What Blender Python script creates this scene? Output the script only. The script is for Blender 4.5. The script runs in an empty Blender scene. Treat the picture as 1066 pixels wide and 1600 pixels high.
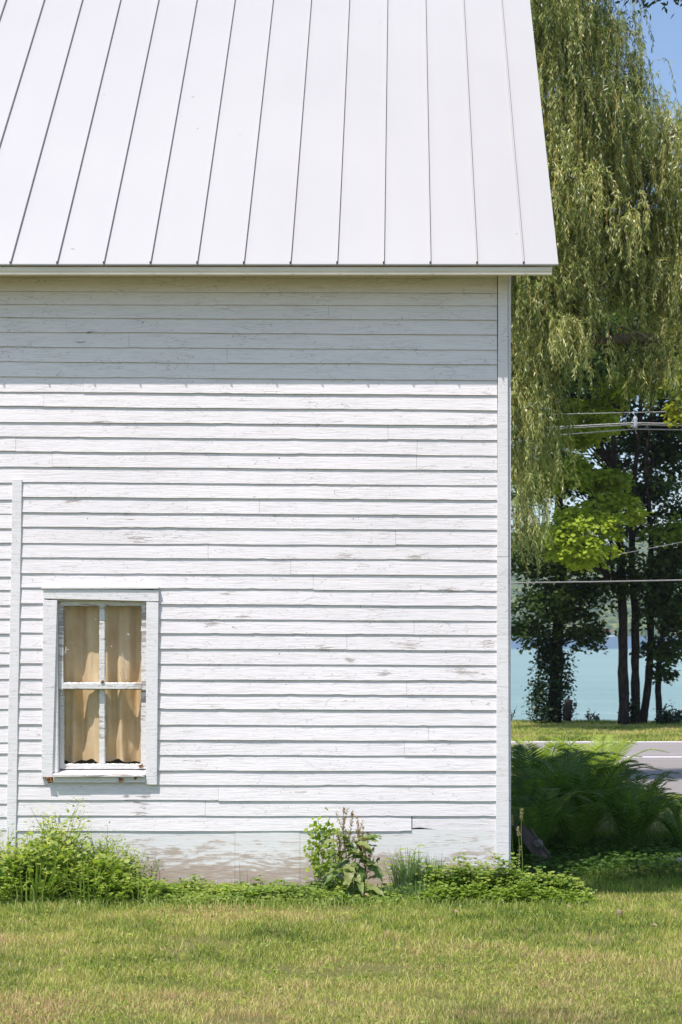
import bpy, math, random
import numpy as np
from mathutils import Vector, noise as mnoise

R = random.Random(7)
NR = np.random.default_rng(11)
scene = bpy.context.scene
COL = scene.collection

# ------------------------------------------------------------------ camera
F = 2817.0          # focal length in pixels of a 1600 px tall frame
EYE = 1.74          # eye height
def pt(px, py, Y):  # a point at distance Y that lies along the pixel's line
    return ((px - 630.0) * Y / F, Y, EYE - (py - 985.0) * Y / F)
cam_d = bpy.data.cameras.new("camera")
cam = bpy.data.objects.new("camera", cam_d); COL.objects.link(cam)
cam.location = (0, 0, EYE); cam.rotation_euler = (math.radians(90), 0, 0)
cam_d.sensor_fit = 'VERTICAL'; cam_d.sensor_height = 36.0
cam_d.lens = F / 1600.0 * 36.0
cam_d.shift_x = -97.0 / 1600.0
cam_d.shift_y = 185.0 / 1600.0
cam_d.clip_start = 0.1; cam_d.clip_end = 9000
cam_d.dof.use_dof = True; cam_d.dof.focus_distance = 12.0; cam_d.dof.aperture_fstop = 9.0
scene.camera = cam
scene.render.resolution_x = 682; scene.render.resolution_y = 1024

# ------------------------------------------------------------------ light
SUN = Vector((-0.19, -0.29, 0.73)).normalized()
elev = math.asin(SUN.z)
world = bpy.data.worlds.new("World"); scene.world = world; world.use_nodes = True
wn = world.node_tree.nodes; wl = world.node_tree.links
bg = wn["Background"]; bg.inputs[1].default_value = 0.15
sky = wn.new("ShaderNodeTexSky"); sky.sky_type = 'NISHITA'; sky.sun_disc = False
sky.sun_elevation = elev; sky.sun_rotation = math.atan2(SUN.x, SUN.y)
sky.air_density = 1.0; sky.dust_density = 1.2; sky.ozone_density = 2.2; sky.altitude = 200
wl.new(sky.outputs[0], bg.inputs[0])
sl = bpy.data.lights.new("sun", 'SUN'); sl.energy = 4.4; sl.angle = math.radians(0.53); sl.color = (1.0, 0.94, 0.90)
so = bpy.data.objects.new("sun", sl); COL.objects.link(so)
so.rotation_euler = SUN.to_track_quat('Z', 'Y').to_euler(); so.location = (-6, -9, 23)

scene.view_settings.view_transform = 'Standard'; scene.view_settings.look = 'None'
scene.view_settings.gamma = 1.0; scene.view_settings.use_curve_mapping = False
scene.view_settings.exposure = 0.35
scene.render.engine = 'CYCLES'
scene.cycles.use_denoising = True
scene.cycles.max_bounces = 8; scene.cycles.transparent_max_bounces = 12
scene.cycles.diffuse_bounces = 4; scene.cycles.glossy_bounces = 3; scene.cycles.transmission_bounces = 4
scene.cycles.caustics_reflective = False; scene.cycles.caustics_refractive = False

# ------------------------------------------------------------------ material helpers
class NT:
    def __init__(s, name):
        s.m = bpy.data.materials.new(name); s.m.use_nodes = True
        s.t = s.m.node_tree; s.n = s.t.nodes; s.l = s.t.links
        s.p = s.n["Principled BSDF"]; s.out = s.n["Material Output"]
    def node(s, kind, **kw):
        n = s.n.new(kind)
        for k, v in kw.items(): setattr(n, k, v)
        return n
    def link(s, a, b): s.l.new(a, b)
    def coord(s, scale=(1, 1, 1), rot=(0, 0, 0), loc=(0, 0, 0)):
        tc = s.node("ShaderNodeTexCoord"); mp = s.node("ShaderNodeMapping")
        mp.inputs['Scale'].default_value = scale; mp.inputs['Rotation'].default_value = rot; mp.inputs['Location'].default_value = loc
        s.link(tc.outputs['Object'], mp.inputs['Vector']); return mp.outputs[0]
    def noise(s, vec, scale, detail=4, rough=.6, dist=0.0):
        n = s.node("ShaderNodeTexNoise"); n.inputs['Scale'].default_value = scale; n.inputs['Detail'].default_value = detail
        n.inputs['Roughness'].default_value = rough; n.inputs['Distortion'].default_value = dist
        s.link(vec, n.inputs['Vector']); return n.outputs['Fac']
    def ramp(s, fac, stops, interp='LINEAR'):
        r = s.node("ShaderNodeValToRGB"); r.color_ramp.interpolation = interp
        e = r.color_ramp.elements
        while len(e) > 1: e.remove(e[-1])
        e[0].position = stops[0][0]; e[0].color = col(stops[0][1])
        for p, c in stops[1:]:
            x = e.new(p); x.color = col(c)
        s.link(fac, r.inputs[0]); return r.outputs[0]
    def math(s, op, a, b=None, clamp=False):
        m = s.node("ShaderNodeMath", operation=op); m.use_clamp = clamp
        for i, v in enumerate((a, b)):
            if v is None: continue
            if isinstance(v, (int, float)): m.inputs[i].default_value = v
            else: s.link(v, m.inputs[i])
        return m.outputs[0]
    def mix(s, fac, a, b):
        m = s.node("ShaderNodeMix", data_type='RGBA')
        for k, v in ((0, fac), (6, a), (7, b)):
            if isinstance(v, (int, float)): m.inputs[k].default_value = v
            elif isinstance(v, tuple): m.inputs[k].default_value = col(v)
            else: s.link(v, m.inputs[k])
        return m.outputs[2]
    def bump(s, h, strength, dist=.01, prev=None):
        b = s.node("ShaderNodeBump"); b.inputs['Strength'].default_value = strength; b.inputs['Distance'].default_value = dist
        s.link(h, b.inputs['Height'])
        if prev is not None: s.link(prev, b.inputs['Normal'])
        return b.outputs[0]
    def base(s, c):
        if isinstance(c, tuple): s.p.inputs['Base Color'].default_value = col(c)
        else: s.link(c, s.p.inputs['Base Color'])
    def set(s, rough=.6, spec=.5, metal=0.0):
        s.p.inputs['Roughness'].default_value = rough; s.p.inputs['Specular IOR Level'].default_value = spec
        s.p.inputs['Metallic'].default_value = metal; return s
def col(c):
    if isinstance(c, (int, float)): c = (c, c, c)
    return (c[0], c[1], c[2], 1.0)

def paint_mat(name, peel=.5, grain=1.0, tint=(.825, .785, .79), rot=(0, 0, 0), spots=()):
    n = NT(name); v = n.coord((1, 1, 1), rot)
    st = n.coord((2.2, 2.2, 34), rot)
    st2 = n.coord((7, 7, 46), rot, (3, 1, 2))
    g = n.noise(st, 2.6, 8, .68, .35)
    fine = n.noise(n.coord((14, 14, 120), rot), 2.0, 5, .7)
    big = n.noise(v, .9, 3, .6)
    # bare wood patches: stretched blobs, kept to places picked by a broad noise
    patch = n.noise(st2, .9, 6, .66, .5)
    where = n.noise(v, 2.1, 3, .55)
    lim = n.math('ADD', n.math('MULTIPLY', where, .55), n.math('MULTIPLY', patch, .62))
    lo = .865 - .075 * peel
    bare = n.ramp(lim, [(lo, (0, 0, 0)), (lo + .012, (1, 1, 1))])
    chip = n.noise(n.coord((15, 15, 80), rot, (7, 3, 1)), 1.6, 7, .72)
    near = n.noise(v, 1.5, 4, .6)
    cl_ = n.math('ADD', chip, n.math('MULTIPLY', near, .35))
    chips = n.ramp(cl_, [(.90 - .05 * peel, (0, 0, 0)), (.94 - .05 * peel, (.8, .8, .8))])
    bare = n.math('MAXIMUM', bare, chips)
    if spots:
        # the places where the paint has flaked most
        acc = None
        for (px_, py_, r_) in spots:
            d_ = n.node("ShaderNodeVectorMath", operation='DISTANCE')
            mp_ = n.coord((1, 0, 3.2)); n.link(mp_, d_.inputs[0])
            d_.inputs[1].default_value = (((px_ - 630) - (400 - 630)) * 12.08 / F, 0, (EYE - (py_ - 985) * 12.08 / F) * 3.2)
            q_ = n.math('SUBTRACT', 1.0, n.math('DIVIDE', d_.outputs['Value'], r_ * 1.5), True)
            acc = q_ if acc is None else n.math('MAXIMUM', acc, q_)
        pn = n.noise(n.coord((5, 5, 46), rot, (1, 8, 4)), 2.0, 9, .76)
        bare = n.math('MAXIMUM', bare, n.ramp(n.math('ADD', n.math('MULTIPLY', acc, .24), pn), [(.685, (0, 0, 0)), (.695, (.9, .9, .9))]))
    # hairline cracks along the grain
    vo = n.node("ShaderNodeTexVoronoi", feature='DISTANCE_TO_EDGE'); vo.inputs['Scale'].default_value = 1.0
    wob = n.coord((9, 9, 70), rot)
    dst = n.node("ShaderNodeMixRGB") if False else None
    n.link(wob, vo.inputs['Vector'])
    crack = n.ramp(vo.outputs['Distance'], [(.0, (1, 1, 1)), (.035, (0, 0, 0))])
    cm = n.ramp(n.noise(n.coord((1.6, 1.6, 7), rot, (5, 5, 5)), 1.5, 4, .65), [(.44, (0, 0, 0)), (.62, (1, 1, 1))])
    crk = n.math('MULTIPLY', crack, cm)
    woodc = n.ramp(g, [(.3, (.27, .23, .21)), (.7, (.52, .46, .43))])
    t = tint
    white = n.ramp(big, [(.3, tuple(c * .93 for c in t)), (.65, t)])
    white = n.mix(n.math('MULTIPLY', n.ramp(g, [(.36, (1, 1, 1)), (.52, (0, 0, 0))]), .30), white, (.50, .47, .45))
    white = n.mix(n.math('MULTIPLY', crk, .75), white, (.30, .26, .24))
    c = n.mix(bare, white, woodc)
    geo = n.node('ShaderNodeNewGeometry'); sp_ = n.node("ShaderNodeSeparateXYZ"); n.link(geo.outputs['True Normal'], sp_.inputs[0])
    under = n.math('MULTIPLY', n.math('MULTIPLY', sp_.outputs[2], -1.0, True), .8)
    c = n.mix(under, c, (.15, .105, .08))     # shade painted into each lap's underside as grimy brown, deepening the shadow lines
    # fly specks and nail heads
    sp = n.noise(v, 42, 2, .5)
    c = n.mix(n.ramp(sp, [(.775, (0, 0, 0)), (.79, (1, 1, 1))]), c, (.10, .075, .06))
    n.base(c)
    b = n.bump(g, .55 * grain, .006)
    b = n.bump(fine, .30 * grain, .002, b)
    b = n.bump(n.math('ADD', bare, n.math('MULTIPLY', crk, .7)), -.8, .0022, b)
    n.link(b, n.p.inputs['Normal']); n.set(.62, .3)
    return n.m

def plywood_mat():
    n = NT("weathered_plywood"); v = n.coord()
    warp = n.noise(n.coord((1.0, 1.0, 2.2)), 1.5, 2, .45)
    sep = n.node("ShaderNodeSeparateXYZ"); n.link(v, sep.inputs[0])
    ph = n.math('ADD', n.math('MULTIPLY', sep.outputs[2], 38.0), n.math('MULTIPLY', warp, 22.0))
    ph = n.math('ADD', ph, n.math('MULTIPLY', n.noise(n.coord((3, 3, 26)), 2.0, 6, .7), 5.0))
    wv = n.math('SINE', n.math('MULTIPLY', ph, 3.0))
    fine = n.noise(n.coord((7, 7, 90)), 1.3, 6, .7)
    blot = n.noise(n.coord((1.6, 1.6, 9)), 2.3, 7, .68, .6)
    # more paint is gone towards the splashed bottom of the boards
    low = n.math('MULTIPLY', n.math('SUBTRACT', .36, sep.outputs[2]), .9)
    m = n.math('ADD', n.math('MULTIPLY', wv, .055), n.math('MULTIPLY', fine, .55))
    m = n.math('ADD', m, n.math('MULTIPLY', blot, .62))
    m = n.math('ADD', m, low)
    bare = n.ramp(m, [(.68, (0, 0, 0)), (.73, (.7, .7, .7)), (.84, (.95, .95, .95))])
    woodc = n.ramp(fine, [(.3, (.34, .245, .19)), (.7, (.56, .46, .38))])
    white = n.mix(n.ramp(blot, [(.35, (0, 0, 0)), (.7, (.35, .35, .35))]), (.79, .775, .765), (.62, .58, .55))
    n.base(n.mix(bare, white, woodc))
    b = n.bump(m, .5, .004); b = n.bump(fine, .4, .002, b)
    n.link(b, n.p.inputs['Normal']); n.set(.75, .2); return n.m

def simple(name, c, rough=.6, spec=.4, metal=0, var=.12, vs=6.0, bump=.0, stretch=(1, 1, 1)):
    n = NT(name); f = n.noise(n.coord(stretch), vs, 5, .6)
    n.base(n.ramp(f, [(.3, tuple(x * (1 - var * 1.6) for x in c)), (.7, tuple(min(1, x * (1 + var)) for x in c))]))
    if bump: n.link(n.bump(f, bump, .01), n.p.inputs['Normal'])
    n.set(rough, spec, metal); return n.m

def leaf_mat(name, stops, trans=.45, rough=.5, spec=.35, tcol=(1.0, 1.15, .45)):
    n = NT(name)
    at = n.node("ShaderNodeAttribute", attribute_name="tone")
    c = n.ramp(at.outputs['Fac'], stops)
    n.base(c); n.set(rough, spec)
    tr = n.node("ShaderNodeBsdfTranslucent")
    mu = n.node("ShaderNodeMix", data_type='RGBA'); mu.blend_type = 'MULTIPLY'; mu.inputs[0].default_value = 1
    n.link(c, mu.inputs[6]); mu.inputs[7].default_value = (min(tcol[0], 2), tcol[1], tcol[2], 1)
    n.link(mu.outputs[2], tr.inputs[0])
    mx = n.node("ShaderNodeMixShader"); mx.inputs[0].default_value = trans
    n.link(n.p.outputs[0], mx.inputs[1]); n.link(tr.outputs[0], mx.inputs[2])
    n.link(mx.outputs[0], n.out.inputs[0]); return n.m

M = {}
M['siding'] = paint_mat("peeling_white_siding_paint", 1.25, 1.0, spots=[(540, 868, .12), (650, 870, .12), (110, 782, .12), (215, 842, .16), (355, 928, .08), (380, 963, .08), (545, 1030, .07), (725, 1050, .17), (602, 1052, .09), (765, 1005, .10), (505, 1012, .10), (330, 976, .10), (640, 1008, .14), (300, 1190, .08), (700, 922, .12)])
M['trim'] = paint_mat("white_trim_paint", .55, .7, (.81, .785, .79), (0, math.radians(90), 0))
M['sash'] = paint_mat("flaking_sash_paint", 3.2, 1.4, (.76, .75, .73))
M['sill'] = paint_mat("worn_sill_paint", 3.2, 1.4, (.70, .68, .65))
M['ply'] = plywood_mat()
M['fascia'] = simple("cream_fascia", (.84, .76, .63), .5, .4, 0, .06, 3)
M['soffit'] = simple("roof_underside_boards", (.72, .64, .52), .8, .2, 0, .12, 8)
M['dark'] = simple("dark_interior_boards", (.12, .10, .08), .9, .1)
M['wood'] = simple("old_grey_wood", (.16, .13, .11), .85, .2, 0, .35, 9, .6, (1, 1, 1))
M['rot'] = simple("rotten_brown_wood", (.28, .14, .06), .9, .1, 0, .4, 60, .8)
M['stone'] = simple("pale_stone", (.55, .53, .50), .85, .2, 0, .25, 12, .6)
M['barkd'] = simple("dark_bark", (.042, .033, .028), .95, .1, 0, .5, 7, 1.0, (3, 3, .6))
M['barkw'] = simple("willow_bark", (.17, .135, .10), .95, .1, 0, .4, 7, 1.0, (3, 3, .6))
M['cable'] = simple("weathered_cable", (.30, .29, .29), .6, .4, 0, .15, 30)
M['cablew'] = simple("bare_aluminium_wire", (.48, .47, .46), .5, .5, .2, .1, 10)
M['ceramic'] = simple("grey_porcelain", (.40, .42, .46), .35, .5)
def roof_mat():
    n = NT("white_painted_metal_roofing"); v = n.coord()
    f = n.noise(v, .8, 3, .5)
    c = n.ramp(f, [(.3, (.42, .41, .408)), (.7, (.44, .43, .425))])
    c = n.mix(n.ramp(n.noise(n.coord((1.5, .35, .35)), 3.0, 6, .7), [(.45, (0, 0, 0)), (.85, (.25, .25, .25))]), c, (.39, .37, .38))
    sp = n.noise(v, 13, 1, .5)
    c = n.mix(n.ramp(sp, [(.805, (0, 0, 0)), (.81, (1, 1, 1))]), c, (.28, .25, .23))
    n.base(c); n.set(.42, .45)
    n.link(n.bump(n.noise(n.coord((1, .4, .4)), 1.6, 2, .5), .25, .02), n.p.inputs['Normal']); return n.m
M['roof'] = roof_mat()
def glass_mat():
    n = NT("old_window_glass")
    tr = n.node("ShaderNodeBsdfTransparent"); tr.inputs[0].default_value = (.97, .975, .96, 1)
    gl = n.node("ShaderNodeBsdfGlossy"); gl.inputs['Roughness'].default_value = .03
    fr = n.node("ShaderNodeFresnel"); fr.inputs[0].default_value = 1.5
    b = n.bump(n.noise(n.coord(), 5, 2, .5), .12, .01); n.link(b, gl.inputs['Normal'])
    geo = n.node('ShaderNodeNewGeometry'); fb = n.math('MULTIPLY', fr.outputs[0], n.math('SUBTRACT', 1.0, geo.outputs['Backfacing'])); mx = n.node("ShaderNodeMixShader"); n.link(fb, mx.inputs[0]); n.link(tr.outputs[0], mx.inputs[1]); n.link(gl.outputs[0], mx.inputs[2])
    df = n.node("ShaderNodeBsdfDiffuse"); df.inputs[0].default_value = (.72, .70, .66, 1)
    dm = n.ramp(n.noise(n.coord((1, 1, 1)), 30, 6, .8), [(.62, (.006, .006, .006)), (.82, (.16, .16, .16))])
    m2 = n.node("ShaderNodeMixShader"); n.link(dm, m2.inputs[0]); n.link(mx.outputs[0], m2.inputs[1]); n.link(df.outputs[0], m2.inputs[2])
    n.link(m2.outputs[0], n.out.inputs[0]); return n.m
M['glass'] = glass_mat()
def curtain_mat():
    n = NT("yellowed_linen_curtain"); v = n.coord()
    f = n.noise(v, 5, 4, .6); w = n.noise(n.coord((200, 200, 60)), 1.5, 2, .5)
    c = n.ramp(f, [(.25, (.56, .38, .20)), (.45, (.64, .47, .28)), (.70, (.70, .56, .39))])
    n.base(c); n.set(.9, .1); n.link(n.bump(w, .3, .002), n.p.inputs['Normal'])
    tr = n.node("ShaderNodeBsdfTranslucent"); n.link(c, tr.inputs[0])
    mx = n.node("ShaderNodeMixShader"); mx.inputs[0].default_value = .03
    n.link(n.p.outputs[0], mx.inputs[1]); n.link(tr.outputs[0], mx.inputs[2]); n.link(mx.outputs[0], n.out.inputs[0]); return n.m
M['curtain'] = curtain_mat()

M['willow'] = leaf_mat("willow_leaves", [(0, (.06, .09, .02)), (.3, (.25, .30, .07)), (.65, (.58, .60, .26)), (1, (.82, .72, .30))], .42, .36, .6)
M['twig'] = simple("yellow_willow_twigs", (.30, .22, .06), .8, .2)
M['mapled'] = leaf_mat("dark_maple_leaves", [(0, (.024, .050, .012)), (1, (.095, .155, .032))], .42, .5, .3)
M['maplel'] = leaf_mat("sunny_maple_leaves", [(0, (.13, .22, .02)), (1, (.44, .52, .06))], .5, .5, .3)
M['mapley'] = leaf_mat("yellow_green_maple_leaves", [(0, (.20, .26, .02)), (1, (.42, .40, .04))], .5, .5, .3)
M['ivy'] = leaf_mat("ivy_leaves", [(0, (.014, .035, .010)), (1, (.045, .085, .022))], .25, .4, .4)
M['fern'] = leaf_mat("fern_fronds", [(0, (.055, .12, .026)), (.6, (.15, .25, .05)), (1, (.40, .48, .09))], .5, .5, .3)
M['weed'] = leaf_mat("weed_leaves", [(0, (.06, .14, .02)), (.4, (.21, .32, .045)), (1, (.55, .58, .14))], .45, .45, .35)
M['weedy'] = leaf_mat("fresh_weed_leaves", [(0, (.17, .28, .03)), (.6, (.36, .46, .07)), (1, (.52, .56, .14))], .5, .45, .35)
M['blade'] = leaf_mat("long_grass_blades", [(0, (.10, .19, .03)), (.5, (.28, .38, .08)), (1, (.52, .55, .20))], .45, .4, .4)
M['blue'] = leaf_mat("bluish_grass_blades", [(0, (.09, .17, .06)), (1, (.26, .36, .17))], .4, .4, .4)
M['dock'] = leaf_mat("dock_leaves", [(0, (.07, .14, .03)), (.6, (.17, .25, .06)), (1, (.34, .36, .13))], .4, .45, .4)
M['docks'] = leaf_mat("dock_seed_heads", [(0, (.26, .13, .05)), (.45, (.42, .26, .10)), (1, (.46, .48, .16))], .2, .8, .2)
M['lawn'] = leaf_mat("lawn_blades", [(0, (.07, .14, .022)), (.2, (.20, .30, .045)), (.45, (.42, .47, .085)), (.7, (.62, .58, .19)), (.9, (.76, .62, .32)), (1, (.58, .38, .22))], .35, .5, .3)
M['seed'] = leaf_mat("pale_seed_heads", [(0, (.40, .33, .18)), (1, (.60, .52, .32))], .3, .8, .2)
M['litter'] = leaf_mat("dry_litter", [(0, (.16, .10, .05)), (1, (.42, .33, .22))], .1, .8, .1)

def ground_mat():
    n = NT("lawn_ground"); v = n.coord()
    a = n.noise(v, .55, 5, .65); b = n.noise(v, 9, 6, .75); d = n.noise(v, 60, 3, .7)
    c = n.ramp(a, [(.3, (.150, .170, .045)), (.5, (.215, .215, .065)), (.7, (.27, .24, .095))])
    c = n.mix(n.math('MULTIPLY', n.ramp(b, [(.4, (0, 0, 0)), (.7, (1, 1, 1))]), .6), c, (.24, .19, .10))
    c = n.mix(n.math('MULTIPLY', n.ramp(d, [(.4, (0, 0, 0)), (.7, (1, 1, 1))]), .5), c, (.10, .115, .03))
    n.base(c); n.set(.9, .1); bb = n.bump(b, .6, .05); bb = n.bump(d, .9, .03, bb); n.link(bb, n.p.inputs['Normal']); return n.m
M['ground'] = ground_mat()
def asphalt(name, c, sc=140):
    n = NT(name); v = n.coord(); f = n.noise(v, sc, 3, .8); g = n.noise(n.coord((.05, 1.2, 1)), 1.4, 4, .6)
    cc = n.mix(n.math('MULTIPLY', f, .5), c, tuple(x * 1.35 for x in c))
    cc = n.mix(n.ramp(g, [(.4, (0, 0, 0)), (.7, (.35, .35, .35))]), cc, tuple(x * .72 for x in c))
    n.base(cc); n.set(.9, .2); n.link(n.bump(f, .5, .01), n.p.inputs['Normal']); return n.m
M['road'] = asphalt("worn_road_asphalt", (.27, .245, .238))
M['drive'] = asphalt("gravel_drive", (.25, .225, .21), 60)
M['line'] = simple("white_road_paint", (.78, .77, .75), .7, .3, 0, .08, 20)

# ------------------------------------------------------------------ object helpers
def tag(o, label=None, cat=None, group=None, kind=None):
    if label: o['label'] = label
    if cat: o['category'] = cat
    if group: o['group'] = group
    if kind: o['kind'] = kind
    return o
def empty(name, loc, label, cat, group=None):
    o = bpy.data.objects.new(name, None); o.empty_display_size = .2; COL.objects.link(o); o.location = loc
    return tag(o, label, cat, group)

class MB:
    """collects world-space geometry, then links it as one mesh object"""
    def __init__(s): s.v = []; s.f = []; s.mi = []; s.tone = []; s.cur = 0; s.t = .5
    def add(s, vs, fs, mi=None, tone=None):
        o = len(s.v); s.v.extend([tuple(x) for x in vs])
        for f in fs:
            s.f.append([i + o for i in f]); s.mi.append(s.cur if mi is None else mi); s.tone.append(s.t if tone is None else tone)
    def box(s, x0, x1, y0, y1, z0, z1):
        s.hexa([(x0, y0, z0), (x1, y0, z0), (x1, y1, z0), (x0, y1, z0), (x0, y0, z1), (x1, y0, z1), (x1, y1, z1), (x0, y1, z1)])
    def hexa(s, v):
        s.add(v, [(0, 3, 2, 1), (4, 5, 6, 7), (0, 1, 5, 4), (1, 2, 6, 5), (2, 3, 7, 6), (3, 0, 4, 7)])
    def tube(s, pts, rad, sides=8, cap=True, wob=0.0):
        pts = [Vector(p) for p in pts]
        if not isinstance(rad, (list, tuple)): rad = [rad] * len(pts)
        rings = []; up = Vector((0, 0, 1)); o = len(s.v); ref = None
        for i, p in enumerate(pts):
            d = (pts[min(i + 1, len(pts) - 1)] - pts[max(i - 1, 0)]).normalized()
            if ref is None: ref = Vector((1, 0, 0)) if abs(d.x) < .9 else Vector((0, 1, 0))
            a = (ref - d * ref.dot(d)).normalized(); ref = a; b = d.cross(a)
            for k in range(sides):
                t = 2 * math.pi * k / sides
                r = rad[i] * (1 + wob * (mnoise.noise((p * 2.3) + Vector((k * .9, 0, 0)))))
                s.v.append(tuple(p + (a * math.cos(t) + b * math.sin(t)) * r))
        for i in range(len(pts) - 1):
            for k in range(sides):
                k2 = (k + 1) % sides
                s.f.append([o + i * sides + k, o + i * sides + k2, o + (i + 1) * sides + k2, o + (i + 1) * sides + k])
                s.mi.append(s.cur); s.tone.append(s.t)
        if cap:
            s.f.append([o + k for k in range(sides)][::-1]); s.mi.append(s.cur); s.tone.append(s.t)
            e = o + (len(pts) - 1) * sides; s.f.append([e + k for k in range(sides)]); s.mi.append(s.cur); s.tone.append(s.t)
    def build(s, name, mats, parent=None, smooth=False, bevel=0):
        if not isinstance(mats, (list, tuple)): mats = [mats]
        me = bpy.data.meshes.new(name); off = wloc(parent)
        me.from_pydata([(x - off[0], y - off[1], z - off[2]) for x, y, z in s.v], [], s.f)
        for m in mats: me.materials.append(m)
        me.polygons.foreach_set('material_index', s.mi)
        if smooth: me.polygons.foreach_set('use_smooth', [True] * len(s.f))
        a = me.attributes.new('tone', 'FLOAT', 'FACE'); a.data.foreach_set('value', s.tone)
        me.update()
        o = bpy.data.objects.new(name, me); COL.objects.link(o)
        if parent is not None: o.parent = parent
        if bevel:
            b = o.modifiers.new('bevel', 'BEVEL'); b.width = bevel; b.segments = 1; b.limit_method = 'ANGLE'
        return o
def wloc(o):
    v = Vector((0, 0, 0))
    while o is not None: v += o.location; o = o.parent
    return v

class LB:
    """numpy leaf collector: quads with a tone per leaf"""
    def __init__(s): s.V = []; s.Fq = []; s.T = []; s.MI = []; s.n = 0
    def leaves(s, P, D, S, L, W, tone, fold=0.0, mi=0, widest=.45):
        P = np.asarray(P, float); D = np.asarray(D, float); S = np.asarray(S, float)
        D = D / (np.linalg.norm(D, axis=1, keepdims=True) + 1e-9)
        S = S - D * (S * D).sum(1, keepdims=True); S = S / (np.linalg.norm(S, axis=1, keepdims=True) + 1e-9)
        N = np.cross(D, S); n = len(P)
        L = np.broadcast_to(L, n)[:, None]; W = np.broadcast_to(W, n)[:, None]
        a = P; c = P + D * L + N * fold * L * .35
        b = P + D * L * widest + S * W * .5 + N * fold * W * .5
        d = P + D * L * widest - S * W * .5 + N * fold * W * .5
        if fold:
            m = P + D * L * widest
            V = np.stack([a, b, c, d, m], 1).reshape(-1, 3)
            i = s.n + np.arange(n)[:, None] * 5
            Q = np.concatenate([i + np.array([[0, 1, 2, 4]]), i + np.array([[0, 4, 2, 3]])], 0)
            s.T.append(np.tile(np.broadcast_to(tone, n), 2)); s.n += n * 5
            s.MI.append(np.full(2 * n, mi))
        else:
            V = np.stack([a, b, c, d], 1).reshape(-1, 3)
            Q = s.n + np.arange(n)[:, None] * 4 + np.array([[0, 1, 2, 3]])
            s.T.append(np.broadcast_to(tone, n)); s.n += n * 4; s.MI.append(np.full(n, mi))
        s.V.append(V); s.Fq.append(Q)
    def strips(s, pts, widths, side, tone, mi=0):
        """pts (n,k,3) ribbons, widths (n,k), side (n,3)"""
        n, k, _ = pts.shape
        sd = side[:, None, :] * widths[:, :, None] * .5
        V = np.stack([pts - sd, pts + sd], 2).reshape(-1, 3)
        base = s.n + np.arange(n)[:, None, None] * (2 * k) + np.arange(k - 1)[None, :, None] * 2
        Q = (base + np.array([0, 1, 3, 2])[None, None, :]).reshape(-1, 4)
        s.V.append(V); s.Fq.append(Q); s.T.append(np.repeat(np.broadcast_to(tone, n), k - 1)); s.MI.append(np.full(n * (k - 1), mi)); s.n += n * 2 * k
    def build(s, name, mats, parent=None):
        if not isinstance(mats, (list, tuple)): mats = [mats]
        V = np.concatenate(s.V).astype(np.float32); Q = np.concatenate(s.Fq).astype(np.int32)
        T = np.concatenate(s.T).astype(np.float32); MI = np.concatenate(s.MI).astype(np.int32)
        V -= np.array(wloc(parent), np.float32)
        me = bpy.data.meshes.new(name); me.vertices.add(len(V)); me.vertices.foreach_set('co', V.ravel())
        me.loops.add(Q.size); me.loops.foreach_set('vertex_index', Q.ravel())
        me.polygons.add(len(Q)); me.polygons.foreach_set('loop_start', np.arange(0, Q.size, 4, dtype=np.int32))
        try: me.polygons.foreach_set('loop_total', np.full(len(Q), 4, np.int32))
        except Exception: pass
        for m in mats: me.materials.append(m)
        me.polygons.foreach_set('material_index', MI)
        a = me.attributes.new('tone', 'FLOAT', 'FACE'); a.data.foreach_set('value', np.clip(T, 0, 1))
        me.update(calc_edges=True); me.validate()
        o = bpy.data.objects.new(name, me); COL.objects.link(o)
        if parent is not None: o.parent = parent
        return o
def rdir(n, up=0.0, flat=1.0):
    d = NR.normal(size=(n, 3)); d[:, 2] = d[:, 2] * flat + up
    return d / (np.linalg.norm(d, axis=1, keepdims=True) + 1e-9)
def snoise(x, y, s=1.0, o=0.0): return mnoise.noise(Vector((x * s + o, y * s - o, o * 1.7)))

# ------------------------------------------------------------------ ground, road, lake
def gz(x, y):
    if y < 16: z = 0.0
    elif y < 40.5: t = (y - 16) / 24.5; z = -1.26 * t
    elif y < 60.5: z = -1.26 - .006 * max(0, y - 50)
    elif y < 68: t = (y - 60.5) / 7.5; z = -1.32 - 3.2 * t * t * (3 - 2 * t)
    else: z = -4.5
    if y < 20: z += .035 * min(1, (20 - y) / 3) * snoise(x, y, .5) * min(1, abs(y - 12.1) / 3 + .15) * (1 if y < 11 or y > 13 else .4)
    return z
ys = list(np.arange(-60, 4, 8)) + list(np.arange(4, 40, .5)) + [40.0, 40.5, 41, 42, 44, 46, 48, 49, 49.5, 50, 52, 54, 56, 58, 59.5, 60.5, 61.5, 63, 65, 67, 68, 90, 200, 600, 2500]
xs = [-600, -200, -80, -40, -20] + list(np.arange(-12, 14, .5)) + [14, 20, 40, 80, 200, 600]
g = MB(); nx = len(xs)
g.add([(x, y, gz(x, y)) for y in ys for x in xs], [(j * nx + i, j * nx + i + 1, (j + 1) * nx + i + 1, (j + 1) * nx + i) for j in range(len(ys) - 1) for i in range(nx - 1)])
tag(g.build("ground", M['ground'], smooth=True), kind='structure')

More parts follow.
